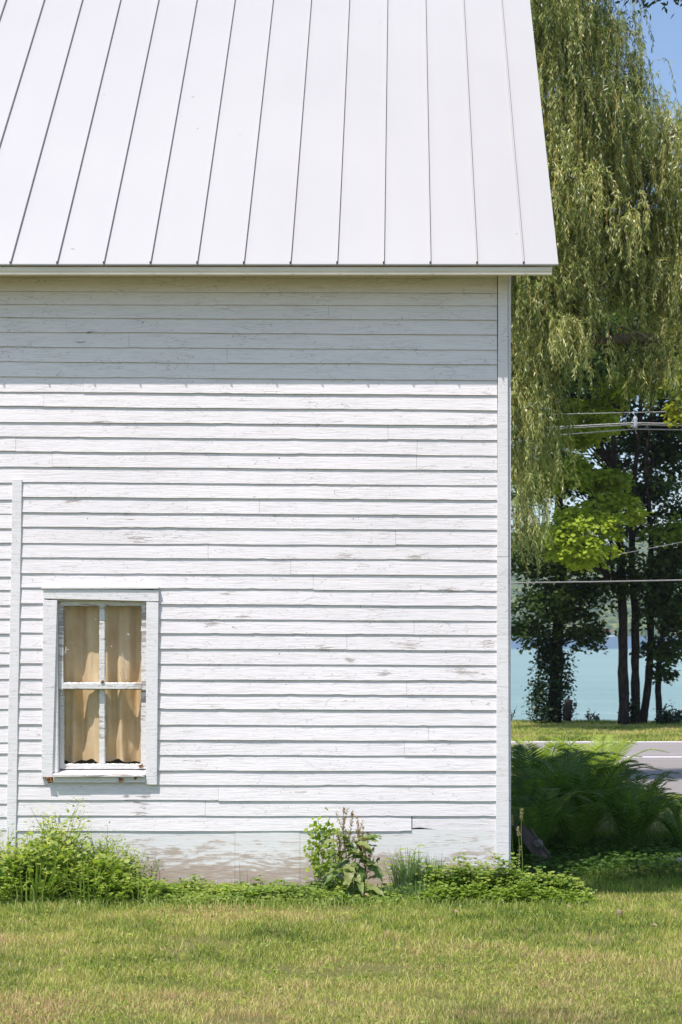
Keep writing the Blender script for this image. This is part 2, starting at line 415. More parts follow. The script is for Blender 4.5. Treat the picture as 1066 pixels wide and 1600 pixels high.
def sheet(name, poly, mat, dz, seg=1.0):
    """a strip laid 4 mm above the ground: poly = list of (y, x0, x1)"""
    m = MB(); v = []; n = 13
    for y, a, b in poly:
        for i in range(n):
            x = a + (b - a) * i / (n - 1); v.append((x, y, gz(x, y) + dz))
    m.add(v, [(j * n + i, j * n + i + 1, (j + 1) * n + i + 1, (j + 1) * n + i) for j in range(len(poly) - 1) for i in range(n - 1)])
    return tag(m.build(name, mat), kind='structure')
sheet("road", [(41.6, -300, 300), (44, -300, 300), (46, -300, 300), (48.6, -300, 300)], M['road'], .012)
sheet("road_edge_line", [(42.35, -300, 300), (42.65, -300, 300)], M['line'], .017)
sheet("road_edge_line", [(48.1, -300, 300), (48.45, -300, 300)], M['line'], .017)
drv = []
for i in range(20):
    y = 21.5 + i * (41.6 - 21.5) / 19
    x0 = 3.35 + .35 * math.sin(y * .7) + max(0, 26 - y) * .10 - max(0, y - 38) * 1.0
    drv.append((y, x0, 60 if y > 40.2 else 11.5 + (y - 21) * .1))
sheet("driveway", drv, M['drive'], .014)

def water_mat():
    n = NT("lake_water"); v = n.coord()
    sep = n.node("ShaderNodeSeparateXYZ"); n.link(v, sep.inputs[0])
    far = n.ramp(n.math('DIVIDE', n.math('ADD', sep.outputs[1], n.math('MULTIPLY', n.noise(v, .01, 3), 40)), 1000), [(.485, (0, 0, 0)), (.53, (1, 1, 1))])
    st = n.noise(n.coord((.02, .25, 1)), 1.0, 5, .6)
    sh = n.ramp(st, [(.3, (.16, .27, .245)), (.7, (.26, .36, .325))])
    c = n.mix(far, sh, (.07, .13, .19))
    n.base(c); n.set(.32, .42)
    b = n.bump(n.noise(n.coord((.5, 2.2, 1)), 1.3, 6, .7), .75, .25); n.link(b, n.p.inputs['Normal']); return n.m
w = MB(); yy = [62, 70, 90, 130, 200, 320, 500, 800, 1200, 1700]
w.add([(x, y, -3.26) for y in yy for x in (-900, 0, 900)], [(j * 3 + i, j * 3 + i + 1, (j + 1) * 3 + i + 1, (j + 1) * 3 + i) for j in range(len(yy) - 1) for i in range(2)])
tag(w.build("lake", water_mat()), kind='structure')

def hill_mat():
    n = NT("wooded_hill"); v = n.coord()
    a = n.noise(v, .03, 4, .6); b = n.noise(v, .16, 3, .6)
    c = n.ramp(b, [(.34, (.010, .028, .014)), (.5, (.06, .10, .03)), (.64, (.20, .22, .06))])
    c = n.mix(n.ramp(a, [(.45, (0, 0, 0)), (.6, (.5, .5, .5))]), c, (.045, .085, .035))
    n.base(c); n.set(.95, .05); return n.m
h = MB(); hx = np.arange(-400, 900, 5.0); hy = list(np.arange(1500, 1560, 5)) + list(np.arange(1560, 1960, 10)); v = []
for y in hy:
    t = (y - 1500) / 380
    for x in hx:
        b = 1 - (1 - min(1, max(0, t))) ** 1.6
        z = -3.2 + 108 * b * (.82 + .2 * mnoise.noise(Vector((x * .004, 0, 3)))) + (0 if t <= 0 else 7.5 * abs(mnoise.noise(Vector((x * .075, y * .075, 0)))) + 9 * mnoise.noise(Vector((x * .022, y * .02, 5))) * min(1, t * 8) + 3)
        v.append((x + 2.5 * mnoise.noise(Vector((x, y, 9))), y, z))
nx = len(hx)
h.add(v, [(j * nx + i, j * nx + i + 1, (j + 1) * nx + i + 1, (j + 1) * nx + i) for j in range(len(hy) - 1) for i in range(nx - 1)])
tag(h.build("hill", hill_mat()), kind='structure')

# ------------------------------------------------------------------ the barn
YW = 12.08           # plane the clapboard lips lie in
S = YW / F           # metres per pixel on the wall
def wx(px): return (px - 630) * S
def wz(py): return EYE - (py - 985) * S
barn = empty("barn", (wx(400), YW + 4, 0), "white clapboard barn with peeling paint and a white standing seam metal roof", "barn")
RX = wx(777)         # right end of the clapboards
Rr = [434.6, 457.5, 478, 500.5, 523, 546.5, 570, 594, 617, 641, 664, 688]
Ll = [433.5, 454.5, 476, 496, 518, 541, 564.5, 588, 611.5, 634.5, 658.5, 682]
k = 12
while len(Rr) < 38:
    Rr.append(688 + (len(Rr) - 11) * (1298 - 688) / 26.0 + R.uniform(-.8, .8)); Ll.append(Rr[-1] - 6.0 * max(0, 1 - (len(Ll) - 11) / 26.0) ** .7 + R.uniform(-.7, .7))
Rr.insert(0, 411); Ll.insert(0, 410)
LIP = .0115
def board(m, x0, x1, zb, zt, seed, lip=LIP, endl=True, endr=True):
    n = max(2, int((x1 - x0) / .045)); v = []
    for i in range(n + 1):
        x = x0 + (x1 - x0) * i / n
        dz = .0026 * mnoise.noise(Vector((x * 2.1, seed, 0))) + .0010 * mnoise.noise(Vector((x * 14, seed, 3)))
        if mnoise.noise(Vector((x * 26, seed * 3.1, 8))) > .52: dz += .0035
        dy = .0022 * mnoise.noise(Vector((x * 1.7, seed, 7))) + .0008 * mnoise.noise(Vector((x * 11, seed, 1)))
        b = zb(x) + dz
        v += [(x, YW + LIP - lip + dy, b), (x, YW + LIP - .0015, zt(x) + .012), (x, YW + LIP + .004, b + .001), (x, YW + LIP - lip + dy + .0015, b - .0012)]
    f = []
    for i in range(n):
        a = i * 4; c = a + 4
        f += [(a, c, c + 1, a + 1), (a + 3, c + 3, c, a), (a + 2, c + 2, c + 3, a + 3)]
    e = n * 4; f += [(0, 1, 2, 3), (e, e + 3, e + 2, e + 1)]
    m.add(v, f)
def segments(m, row, x0, x1, zb, zt):
    """one course of siding from x0 to x1 with butt joints"""
    cuts = [x0]
    x = x0 + R.uniform(.7, 3.6)
    while x < x1 - .4: cuts.append(x); x += R.uniform(1.4, 3.6)
    cuts.append(x1)
    for i in range(len(cuts) - 1):
        j = R.uniform(-.0032, .0032) if len(cuts) > 2 else 0
        board(m, cuts[i] + (.0007 if i else 0), cuts[i + 1] - (.0007 if i < len(cuts) - 2 else 0), lambda x, j=j: zb(x) + j, zt, R.uniform(0, 99), LIP + R.uniform(-.0015, .002))
def line_z(i, x):
    t = (x - wx(0)) / (RX - wx(0)); return wz(Ll[i] * (1 - t) + Rr[i] * t)
m = MB()
WIN = (wx(68), wx(247), wz(1222), wz(920))           # outer edges of the window casing
TR = lambda z: wx(27.5) + (wx(18) - wx(27.5)) * (wz(750) - z) / (wz(750) - wz(1310))   # centre of the leaning trim board
XL = -8.0
off = 0
for i in range(1, len(Rr)):
    zb = lambda x, i=i: line_z(i, x); zt = lambda x, i=i: line_z(i - 1, x)
    zm = wz((Rr[i] + Rr[i - 1]) / 2)
    last = i == len(Rr) - 1
    left = XL
    if Rr[i] > 752:
        c = TR(zm); off = R.uniform(-3, 3) * S - 2.5 * S
        segments(m, i, XL, c, lambda x, i=i, off=off: line_z(i, wx(20)) + off, lambda x, i=i: line_z(i - 1, wx(20)))
        left = c
    if WIN[2] + .02 < line_z(i - 1, 0) and line_z(i, 0) < WIN[3] - .02:
        segments(m, i, left, WIN[0] + .03, zb, zt); segments(m, i, WIN[1] - .03, RX, zb, zt)
    elif last:
        board(m, left, wx(643), zb, zt, 5, LIP + .002)
        bend = lambda x: line_z(len(Rr) - 1, x) + .026 * max(0, 1 - abs(x - wx(655)) / .20) ** 1.0 * (1 if x > wx(643) else 0)
        board(m, wx(644.5), RX, bend, zt, 8, .006)
    else: segments(m, i, left, RX, zb, zt)
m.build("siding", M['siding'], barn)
# sheathing behind the boards, with the window opening left open
OP = (wx(90), wx(229), wz(1203), wz(938))
m = MB(); XR = wx(795)
y0, y1 = YW + LIP + .006, YW + .13
ZT = 4.22
m.box(XL, OP[0] - .02, y0, y1, .0, ZT); m.box(OP[1] + .02, XR - .02, y0, y1, .0, ZT)
m.box(OP[0] - .02, OP[1] + .02, y0, y1, 0, OP[2] - .03); m.box(OP[0] - .02, OP[1] + .02, y0, y1, OP[3] + .02, ZT)
m.build("wall_sheathing", M['dark'], barn)
# plywood skirt
m = MB(); zs = wz(1299)
for i, (a, b) in enumerate([(-8, -5.2), (-5.1985, wx(-60)), (wx(-59.7), wx(367)), (wx(367.35), wx(468.5)), (wx(468.85), wx(779))]):
    dy = [0, .001, .002, .0008, .0025][i]
    m.box(a, b, YW + .0035 + dy, YW + LIP + .005, -.12, zs + .012)
m.build("skirt_board", M['ply'], barn)
# corner board, with its side board and a split near the foot
m = MB(); XC0 = wx(777.5)
def vboard(m, pts, y0, y1):
    """pts: (z, x0, x1) from top to bottom"""
    v = []
    for z, a, b in pts: v += [(a, y0, z), (b, y0, z), (b, y1, z), (a, y1, z)]
    f = [(0, 3, 2, 1)]
    for i in range(len(pts) - 1):
        o = i * 4
        for q in range(4):
            r = (q + 1) % 4; f.append((o + q, o + r, o + 4 + r, o + 4 + q))
    e = (len(pts) - 1) * 4; f.append((e, e + 1, e + 2, e + 3)); m.add(v, f)
pts = [(wz(424), wx(778.5), wx(793.2))] + [(wz(y), wx(778.5 - (y - 430) / 870 * 3.5 + R.uniform(-.25, .25)), wx(793.3 + (y - 430) / 925 * 1.9)) for y in list(range(440, 861, 30)) + [870.2]]
vboard(m, pts, YW - .013, YW + .02)
pts = [(wz(871), wx(776.6), wx(794.3))] + [(wz(y), wx(778.5 - (y - 430) / 870 * 3.5 + R.uniform(-.25, .25)), wx(793.3 + (y - 430) / 925 * 1.9)) for y in range(890, 1240, 30)] + [(wz(1240), wx(775.2), wx(795.2)), (wz(1400), wx(775), wx(795.5))]
vboard(m, pts, YW - .0145, YW + .02)
m.build("corner_board", M['trim'], barn, bevel=.002)
m = MB(); m.box(XR - .004, XR + .016, YW + .012, YW + .10, -.1, 4.12)
m.build("corner_board", M['trim'], barn, bevel=.002)
m = MB(); n = 22
pts = []
for i in range(n + 1):
    y = 749 + (1405 - 749) * i / n; c = TR(wz(y)); j = R.uniform(-.0012, .0012)
    pts.append((wz(y), c - .032 + j, c + .032 + j))
vboard(m, pts, YW - .010, YW + .012)
m.build("trim_board", M['trim'], barn, bevel=.002)
# right gable wall with its own clapboards
RY = YW + 5.3; MIDY = (11.79 + RY + .29) / 2
def roof_z(y): return 4.137 + (y - 11.79 if y < MIDY else (2 * MIDY - 11.79) - y)
m = MB()
zz = .3
m.add([(XR - .02, YW + .02, -.1), (XR - .02, RY, -.1), (XR - .02, RY, roof_z(RY) - .06), (XR - .02, MIDY, roof_z(MIDY) - .06), (XR - .02, YW + .02, roof_z(YW + .02) - .06)], [(0, 1, 2, 3, 4)])
while zz < roof_z(MIDY) - .3:
    a = max(YW + .10, 11.79 + (zz + .16 - 4.137)); b = min(RY, 2 * MIDY - a)
    if b > a: m.add([(XR - .003, a, zz), (XR - .003, b, zz), (XR - .013, b, zz + .108), (XR - .013, a, zz + .108), (XR - .018, b, zz), (XR - .018, a, zz)], [(0, 1, 2, 3), (5, 4, 1, 0)])
    zz += .1003
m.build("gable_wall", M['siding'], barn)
m = MB(); m.box(XL, XR - .025, RY - .1, RY, -.1, 4.2); m.box(XL - .1, XL, YW + .02, RY, -.1, 4.2)
m.add([(XL - .05, YW + .02, 4.19), (XL - .05, RY, 4.19), (XL - .05, MIDY, roof_z(MIDY) - .06)], [(0, 1, 2)])
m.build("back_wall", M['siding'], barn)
m = MB(); m.box(XL, XR - .03, YW + .14, RY - .11, .02, .06); m.box(OP[0] - 1.2, OP[1] + 1.0, YW + 1.3, YW + 1.34, .06, 2.6)
m.build("floor", M['dark'], barn)
# roof: sheet, seams with open ends, edges
RE = (872.6 - 630) * 11.79 / F; rl = MIDY - 11.79
m = MB(); q = .7071; TH = .006
def roof_sheet(m, x0, x1, side):
    n = 14
    for j in range(n):
        a, b = rl * j / n, rl * (j + 1) / n
        ya, yb = (11.79 + a, 11.79 + b) if side == 0 else (2 * MIDY - 11.79 - a, 2 * MIDY - 11.79 - b)
        v = [(x0, ya, 4.137 + a), (x1, ya, 4.137 + a), (x1, yb, 4.137 + b), (x0, yb, 4.137 + b)]
        m.add(v, [(0, 1, 2, 3)] if side == 0 else [(3, 2, 1, 0)])
seams = [(818 - 630) * 11.79 / F - .305 * i for i in range(29)]
edges = [RE] + seams + [XL - .3]
for i in range(len(edges) - 1):
    x1, x0 = edges[i], edges[i + 1]
    for sd in (0, 1): roof_sheet(m, x0, x1, sd)
    # folded down lip at the eave
    m.add([(x0, 11.79, 4.137), (x1, 11.79, 4.137), (x1, 11.792, 4.128), (x0, 11.792, 4.128)], [(0, 3, 2, 1)])
hh, hw = .021, .004
for x in seams:
    for sd in (0, 1):
        def P(u, w, dx):
            y = 11.786 + u - w * q; z = 4.135 + u + w * q
            return (x + dx, y if sd == 0 else 2 * MIDY - y, z)
        a, b = .0, rl
        v = [P(a, 0, -hw), P(a, hh, -hw), P(a, hh, hw), P(a, 0, hw), P(b, 0, -hw), P(b, hh, -hw), P(b, hh, hw), P(b, 0, hw)]
        m.add(v, [(0, 1, 5, 4), (1, 2, 6, 5), (2, 3, 7, 6)])
        m.add([P(.010, 0, -hw), P(.010, hh - .001, -hw), P(.010, hh - .001, hw), P(.010, 0, hw)], [(0, 1, 2, 3)])
# rake edge turned down along the gable
m.add([(RE, 11.79, 4.137), (RE, MIDY, 4.137 + rl), (RE + .002, MIDY, 4.137 + rl - .07), (RE + .002, 11.79, 4.137 - .012)], [(0, 3, 2, 1)])
m.add([(RE, 2 * MIDY - 11.79, 4.137), (RE, MIDY, 4.137 + rl), (RE + .002, MIDY, 4.137 + rl - .07), (RE + .002, 2 * MIDY - 11.79, 4.137 - .012)], [(0, 1, 2, 3)])
m.build("roof", M['roof'], barn)
m = MB()
for sd in (0, 1):
    Yf = (lambda y: y) if sd == 0 else (lambda y: 2 * MIDY - y)
    v = [(XL - .3, Yf(11.86), 4.18), (RE - .03, Yf(11.86), 4.18), (RE - .03, MIDY, 4.10 + rl), (XL - .3, MIDY, 4.10 + rl), (XL - .3, Yf(11.87), 4.12), (RE - .03, Yf(11.87), 4.12), (RE - .03, MIDY, 4.05 + rl), (XL - .3, MIDY, 4.05 + rl)]
    m.hexa(v)
m.build("roof_deck", M['soffit'], barn)
m = MB(); FX = (863 - 630) * 11.8 / F
m.hexa([(XL - .3, 11.812, 4.075), (FX, 11.812, 4.072), (FX, 11.850, 4.072), (XL - .3, 11.850, 4.075), (XL - .3, 11.812, 4.124), (FX, 11.812, 4.122), (FX, 11.850, 4.122), (XL - .3, 11.850, 4.124)])
m.box(XL - .3, FX - .002, 11.807, 11.8115, 4.093, 4.099)
m.build("fascia", M['fascia'], barn, bevel=.002)
# window -----------------------------------------------------------
win = bpy.data.objects.new("window", None); COL.objects.link(win); win.parent = barn
win.location = Vector((wx(158), YW, wz(1215))) - barn.location
win['label'] = "weathered double hung window with four panes and flaking white frame"
YC = YW - .022       # casing face
def casing(pts, y0=YC, y1=YW + .012, mat='trim', nm="casing", bev=.002):
    m = MB(); m.hexa([(*pts[0], 0)] * 0 or [(pts[0][0], y0, pts[0][1]), (pts[1][0], y0, pts[1][1]), (pts[1][0], y1, pts[1][1]), (pts[0][0], y1, pts[0][1]),
                     (pts[3][0], y0, pts[3][1]), (pts[2][0], y0, pts[2][1]), (pts[2][0], y1, pts[2][1]), (pts[3][0], y1, pts[3][1])])
    return m.build(nm, M[mat], win, bevel=bev)
q4 = lambda a, b, c, d: [(wx(a[0]), wz(a[1])), (wx(b[0]), wz(b[1])), (wx(c[0]), wz(c[1])), (wx(d[0]), wz(d[1]))]
casing(q4((66, 1214), (83, 1214), (90.5, 938.5), (68.5, 936.5)))
casing(q4((228.5, 1225.5), (246, 1226), (248.5, 941), (229.5, 938.8)))
casing(q4((69, 935.5), (248.8, 940), (249, 922), (68.5, 918.5)), YC - .003)
m = MB(); m.box(wx(66.5), wx(249.5), YC - .014, YW + .008, wz(920.5) + .001, wz(917)); m.build("casing", M['trim'], win, bevel=.002)
# jambs and head lining
YB = YW + .128
for a, b, zt_, zb_ in ((80.5, 90.3, 938, 1207), (229.6, 233, 939, 1207)):
    m = MB(); m.box(wx(a), wx(b), YW - .003, YB, wz(zb_), wz(zt_) + .01); m.build("jamb", M['trim'], win)
m = MB(); m.box(wx(90.5), wx(229.5), YW - .003, YB, wz(938.5), wz(934)); m.build("jamb", M['trim'], win)
# sash frames: the upper one outside, the lower one inside
def bar(m, x0, x1, ya, yb, za, zb_, seed=0):
    """a strip of old wood with a slightly ragged outline"""
    n = 14; vert = abs(zb_ - za) > abs(x1 - x0); v = []
    for i in range(n + 1):
        t = i / n
        j1 = .0012 * mnoise.noise(Vector((t * 17, seed, 1))); j2 = .0012 * mnoise.noise(Vector((t * 17, seed, 5)))
        if vert:
            z = za + (zb_ - za) * t; v += [(x0 + j1, ya, z), (x1 + j2, ya, z), (x1 + j2, yb, z), (x0 + j1, yb, z)]
        else:
            x = x0 + (x1 - x0) * t; v += [(x, ya, za + j1), (x, ya, zb_ + j2), (x, yb, zb_ + j2), (x, yb, za + j1)]
    f = [(0, 3, 2, 1)]
    for i in range(n):
        o = i * 4
        for q_ in range(4):
            r = (q_ + 1) % 4; f.append((o + q_, o + r, o + 4 + r, o + 4 + q_))
    e = n * 4; f.append((e, e + 1, e + 2, e + 3)); m.add(v, f)
U0, U1 = YW + .028, YW + .060; D0, D1 = YW + .0625, YW + .098
m = MB()
bar(m, wx(90.6), wx(97.6), U0, U1, wz(1078), wz(939), 1); bar(m, wx(220.5), wx(229.2), U0, U1, wz(1078), wz(939), 2)
bar(m, wx(97.4), wx(220.7), U0 + .001, U1 - .001, wz(946.5), wz(938.8), 3); bar(m, wx(97.4), wx(220.7), U0 - .004, U1 - .001, wz(1076.5), wz(1067.5), 4)
m.build("upper_sash", M['sash'], win, bevel=.0015)
m = MB()
bar(m, wx(91), wx(96.5), D0, D1, wz(1203), wz(1068), 6); bar(m, wx(218.5), wx(229), D0, D1, wz(1203), wz(1068), 7)
bar(m, wx(96.3), wx(218.7), D0 + .001, D1 - .001, wz(1077.5), wz(1068), 8); bar(m, wx(96.3), wx(218.7), D0 + .001, D1 - .001, wz(1203), wz(1195.5), 9)
m.build("lower_sash", M['sash'], win, bevel=.0015)
m = MB(); bar(m, wx(154.6), wx(162.6), U0 + .003, U1 - .003, wz(1067.7), wz(946.3), 11); m.build("muntin", M['sash'], win, bevel=.002)
m = MB(); bar(m, wx(153.2), wx(161.2), D0 + .003, D1 - .003, wz(1195.7), wz(1077.3), 12); m.build("muntin", M['sash'], win, bevel=.002)
def pane(x0, x1, yt, yb, Y):
    m = MB(); m.add([(wx(x0) - .002, Y, wz(yb) - .002), (wx(x1) + .002, Y, wz(yb) - .002), (wx(x1) + .002, Y, wz(yt) + .002), (wx(x0) - .002, Y, wz(yt) + .002)], [(0, 1, 2, 3)]); m.build("pane", M['glass'], win)
pane(97.4, 154.6, 946.5, 1067.6, U0 + .017); pane(162.6, 220.7, 946.5, 1067.6, U0 + .017)
pane(96.3, 153.2, 1077.4, 1195.6, D0 + .018); pane(161.2, 218.7, 1077.4, 1195.6, D0 + .018)
# ragged glazing putty round each pane
def putty(x0, x1, yt, yb, Y, seed):
    m = MB()
    for (ax, ay, bx, by, nx_, ny_) in ((x0, yt, x1, yt, 0, 1), (x0, yb, x1, yb, 0, -1), (x0, yt, x0, yb, 1, 0), (x1, yt, x1, yb, -1, 0)):
        n = 46; v = []
        for i in range(n + 1):
            t = i / n; px_, py_ = ax + (bx - ax) * t, ay + (by - ay) * t
            w_ = 1.1 + 1.1 * mnoise.noise(Vector((t * 19, seed, ax * .1 + ay))) + .5 * mnoise.noise(Vector((t * 60, seed, ay)))
            w_ = max(.15, w_)
            v += [(wx(px_), Y - .008, wz(py_)), (wx(px_ + nx_ * w_), Y - .001, wz(py_ + ny_ * w_))]
        m.add(v, [(2 * i, 2 * i + 1, 2 * i + 3, 2 * i + 2) for i in range(n)])
    m.build("putty", M['sash'], win)
putty(97.4, 154.6, 946.5, 1067.6, U0 + .016, 1); putty(162.6, 220.7, 946.5, 1067.6, U0 + .016, 2)
putty(96.3, 153.2, 1077.4, 1195.6, D0 + .017, 3); putty(161.2, 218.7, 1077.4, 1195.6, D0 + .017, 4)
# sill: sloping board, broken front strip, stool block under the right casing
m = MB(); ya, yb = YC - .018, D1
m.hexa([(wx(83.5), ya, wz(1213.5)), (wx(228.2), ya, wz(1212.5)), (wx(228.2), yb, wz(1206)), (wx(91), yb, wz(1206)),
        (wx(83.5), ya, wz(1209)), (wx(228.2), ya, wz(1210)), (wx(228.2), yb, wz(1203.2)), (wx(91), yb, wz(1203.2))])
m.build("sill", M['sill'], win, bevel=.002)
m = MB(); m.box(wx(136), wx(228), YC - .024, YC - .0185, wz(1212.8), wz(1211.2)); m.box(wx(84), wx(135), YC - .026, YC - .0185, wz(1213), wz(1209.3)); m.build("sill_strip", M['sill'], win)
m = MB(); bar(m, wx(84), wx(228.2), YC + .004, YW + .01, wz(1222.5), wz(1214), 15)
m.build("apron", M['trim'], win)
def crumb(px, py, r, Y):
    m = MB(); c = Vector((wx(px), Y, wz(py))); n = 0
    for _ in range(9):
        p = c + Vector((R.uniform(-1, 1), R.uniform(-.4, .4), R.uniform(-.8, .8))) * r * .7
        s_ = r * R.uniform(.25, .5)
        m.hexa([tuple(p + Vector((a, b, d)) * s_ * R.uniform(.6, 1.2)) for a, b, d in ((-1, -1, -1), (1, -1, -1), (1, 1, -1), (-1, 1, -1), (-1, -1, 1), (1, -1, 1), (1, 1, 1), (-1, 1, 1))])
    m.build("rotten_wood", M['rot'], win)
crumb(79, 1218, .022, YC - .008); crumb(190, 1218.5, .017, YC - .004); crumb(212, 1215.5, .010, YC); crumb(218.5, 1198, .014, D0 - .006); crumb(160, 1065, .012, U0 - .006)
# loose flakes of paint stuck to the glass
for (px_, py_, l, a, wd) in ((148, 968, 5, 1.9, 1.2), (199, 991, 4, 2.6, .9), (101, 1015, 11, 1.5, .9), (98.5, 1029, 5, .2, .9), (103, 1015, 6, 0.1, .7), (173, 1010, 3, 1.5, .7), (191, 1026, 14, -1.25, .5), (194, 1050, 24, -1.35, .5), (112, 1004, 1.2, 1, .9), (109, 1004.5, 1.2, 1, .9), (126, 975, 1.2, 1, .8), (191, 997, 1.3, 1, .9), (107, 1165, 1.5, 1, 1.0)):
    dx, dz = math.cos(a) * l / 2, math.sin(a) * l / 2
    nx_, nz_ = -math.sin(a) * wd / 2, math.cos(a) * wd / 2
    Y_ = (U0 if py_ < 1070 else D0) + .0145
    m = MB(); c = [(px_ - dx - nx_, py_ + dz + nz_), (px_ + dx - nx_, py_ - dz + nz_), (px_ + dx + nx_, py_ - dz - nz_), (px_ - dx + nx_, py_ + dz - nz_)]
    m.hexa([(wx(a_), Y_, wz(b_)) for a_, b_ in c] + [(wx(a_), Y_ + .0012, wz(b_)) for a_, b_ in c]); m.build("paint_flake", M['sash'], win)
# curtains ----------------------------------------------------------
def curtain(x0, x1, seed, label, folds):
    nx_, nz_ = 110, 46; zt_, zb_ = wz(925), wz(1191.5); v = []
    for j in range(nz_ + 1):
        t = j / nz_; z = zt_ + (zb_ - zt_) * t
        for i in range(nx_ + 1):
            s_ = i / nx_; u = s_ + .025 * math.sin(t * 2.2 + seed) * math.sin(math.pi * s_)
            x = wx(x0 + (x1 - x0) * s_)
            amp = .021 + .020 * t
            y = YW + .146 + sum(amp * a_ * math.cos(2 * math.pi * (f_ * u + p_ + .08 * math.sin(3 * t + p_ * 9))) for f_, a_, p_ in folds) + .012 * mnoise.noise(Vector((s_ * 5 + t * 1.5, t * 3.5, seed))) + .003 * mnoise.noise(Vector((s_ * 16, t * 13, seed)))
            y = max(y, D1 + .006)
            zz_ = z + (.010 * math.sin(6.28 * (s_ * 1.3 + seed)) + .006 * math.sin(6.28 * 3 * s_ + seed)) * t
            v.append((x, y, zz_))
    root = empty("curtain", (wx((x0 + x1) / 2), YW + .13, wz(1190)), label, "curtain", "curtains hanging behind the window")
    m = MB(); W_ = nx_ + 1
    hem = nz_ - 5
    m.add(v[: (hem + 1) * W_], [(j * W_ + i, (j + 1) * W_ + i, (j + 1) * W_ + i + 1, j * W_ + i + 1) for j in range(hem) for i in range(nx_)])
    m.build("cloth", M['curtain'], root, smooth=True)
    m = MB(); hv = [(x, y - .0012, z) for x, y, z in v[hem * W_:]]
    m.add(hv, [(j * W_ + i, (j + 1) * W_ + i, (j + 1) * W_ + i + 1, j * W_ + i + 1) for j in range(nz_ - hem) for i in range(nx_)])
    m.build("hem", M['curtain'], root, smooth=True)
curtain(91, 157, .4, "yellowed curtain behind the left column of window panes", [(1.7, .8, .15), (3.4, .32, .4), (.8, .6, .7)])
curtain(159, 228, 1.9, "yellowed curtain behind the right column of window panes", [(2.1, .8, .55), (3.9, .3, .1), (1.1, .5, .35)])

# ------------------------------------------------------------------ trees
def limb(m, a, b, r0, r1, sag=.0, n=7, wob=.25, sides=7):
    a, b = Vector(a), Vector(b); L = (b - a).length; pts = []; rad = []
    sd = R.uniform(0, 99)
    for i in range(n + 1):
        t = i / n; p = a.lerp(b, t)
        p.z += sag * L * math.sin(math.pi * t)
        p += Vector((mnoise.noise(Vector((t * 2.5, sd, 0))), mnoise.noise(Vector((t * 2.5, sd, 5))), mnoise.noise(Vector((t * 2.5, sd, 9))))) * wob * L * .25 * math.sin(math.pi * min(1, t * 1.2 + .0) / 1.2 * 1.0) 
        pts.append(p); rad.append(r0 + (r1 - r0) * t ** .8)
    m.tube(pts, rad, sides, True, .25); return pts
def ell_pts(c, r, n, shell=.55):
    d = rdir(n); k = (shell + (1 - shell) * NR.random(n)) ** .8
    return np.array(c) + d * np.array(r) * k[:, None]

def willow(root, trunk_pts, lobes, gap=0.0):
    """lobes: (centre, radii, n_clumps, strands per clump, strand length)"""
    tm = MB(); L = LB()
    tp = [Vector(p) for p in trunk_pts]
    tm.tube(tp, [.55 - .28 * i / (len(tp) - 1) for i in range(len(tp))], 12, True, .35)
    top = tp[-1]; mid = tp[-2]
    for (c, r, nc, ns, sl) in lobes:
        st = tp[-1] if c[2] > tp[-1].z else tp[-2]
        e = Vector(c) - Vector((0, 0, r[2] * .15))
        main = limb(tm, st, e, .16, .06, .10, 9)
        sl = sl * .62; nc = int(nc * 1.25); ns = ns * .76; cl = ell_pts((0, 0, 0), r, nc, .35); cl = cl + np.array(c)
        for j, cc in enumerate(cl):
            if j % 3 == 0:
                limb(tm, R.choice(main[3:]), Vector(cc) + Vector((0, 0, .1)), .035, .008, .18, 6, .3, 5)
            tone0 = R.uniform(-.36, .30)
            n = int(ns * R.uniform(.5, 1.4)); cr = R.uniform(.26, .5)
            A = cc + NR.normal(size=(n, 3)) * np.array([cr, cr, cr * .45]) * .6
            out = (A - np.array(c)); out[:, 2] = 0; out = out / (np.linalg.norm(out, axis=1, keepdims=True) + 1e-6)
            out = out * .6 + rdir(n) * np.array([1, 1, .2]) * 1.0
            ln = sl * NR.uniform(.35, 1.25, n)
            K = 26; t = np.linspace(0, 1, K)[None, :, None]
            path = A[:, None, :] + out[:, None, :] * (.32 * (1 - np.exp(-3.0 * t))) * np.minimum(ln, 1.2)[:, None, None] \
                + np.array([0, 0, -1.0]) * (t ** 1.15) * ln[:, None, None] + np.array([0, 0, 1.0]) * .10 * np.sin(np.pi * np.minimum(1, t * 2.5))
            path = path + .03 * np.sin(t * 7 + NR.random((n, 1, 1)) * 6) * rdir(n)[:, None, :] * np.array([1, 1, 0])
            # twig ribbon
            L.strips(path[:, ::5], np.full((n, path[:, ::5].shape[1]), .008), rdir(n, 0, .0), .5, 1)
            T = np.gradient(path, axis=1); m_ = n * K
            T = T / (np.linalg.norm(T, axis=2, keepdims=True) + 1e-9)
            for rep in (0, 1):
                P = (path + NR.normal(size=path.shape) * .012).reshape(-1, 3)
                side = rdir(m_, 0, .25)
                D = T.reshape(-1, 3) * NR.uniform(.45, 1.0, (m_, 1)) + side * NR.uniform(.25, .8, (m_, 1)) + np.array([0, 0, -.30])
                keep = NR.random(m_) < .86
                tone = np.clip(.42 + tone0 + NR.normal(size=m_) * .20 + .10 * np.repeat(NR.normal(size=n), K), 0, 1)
                L.leaves(P[keep], D[keep], rdir(m_, 0, 1)[keep], NR.uniform(.06, .115, keep.sum()), NR.uniform(.011, .018, keep.sum()), tone[keep])
    tm.build("trunk", M['barkw'], root, smooth=True)
    L.build("crown", [M['willow'], M['twig']], root)

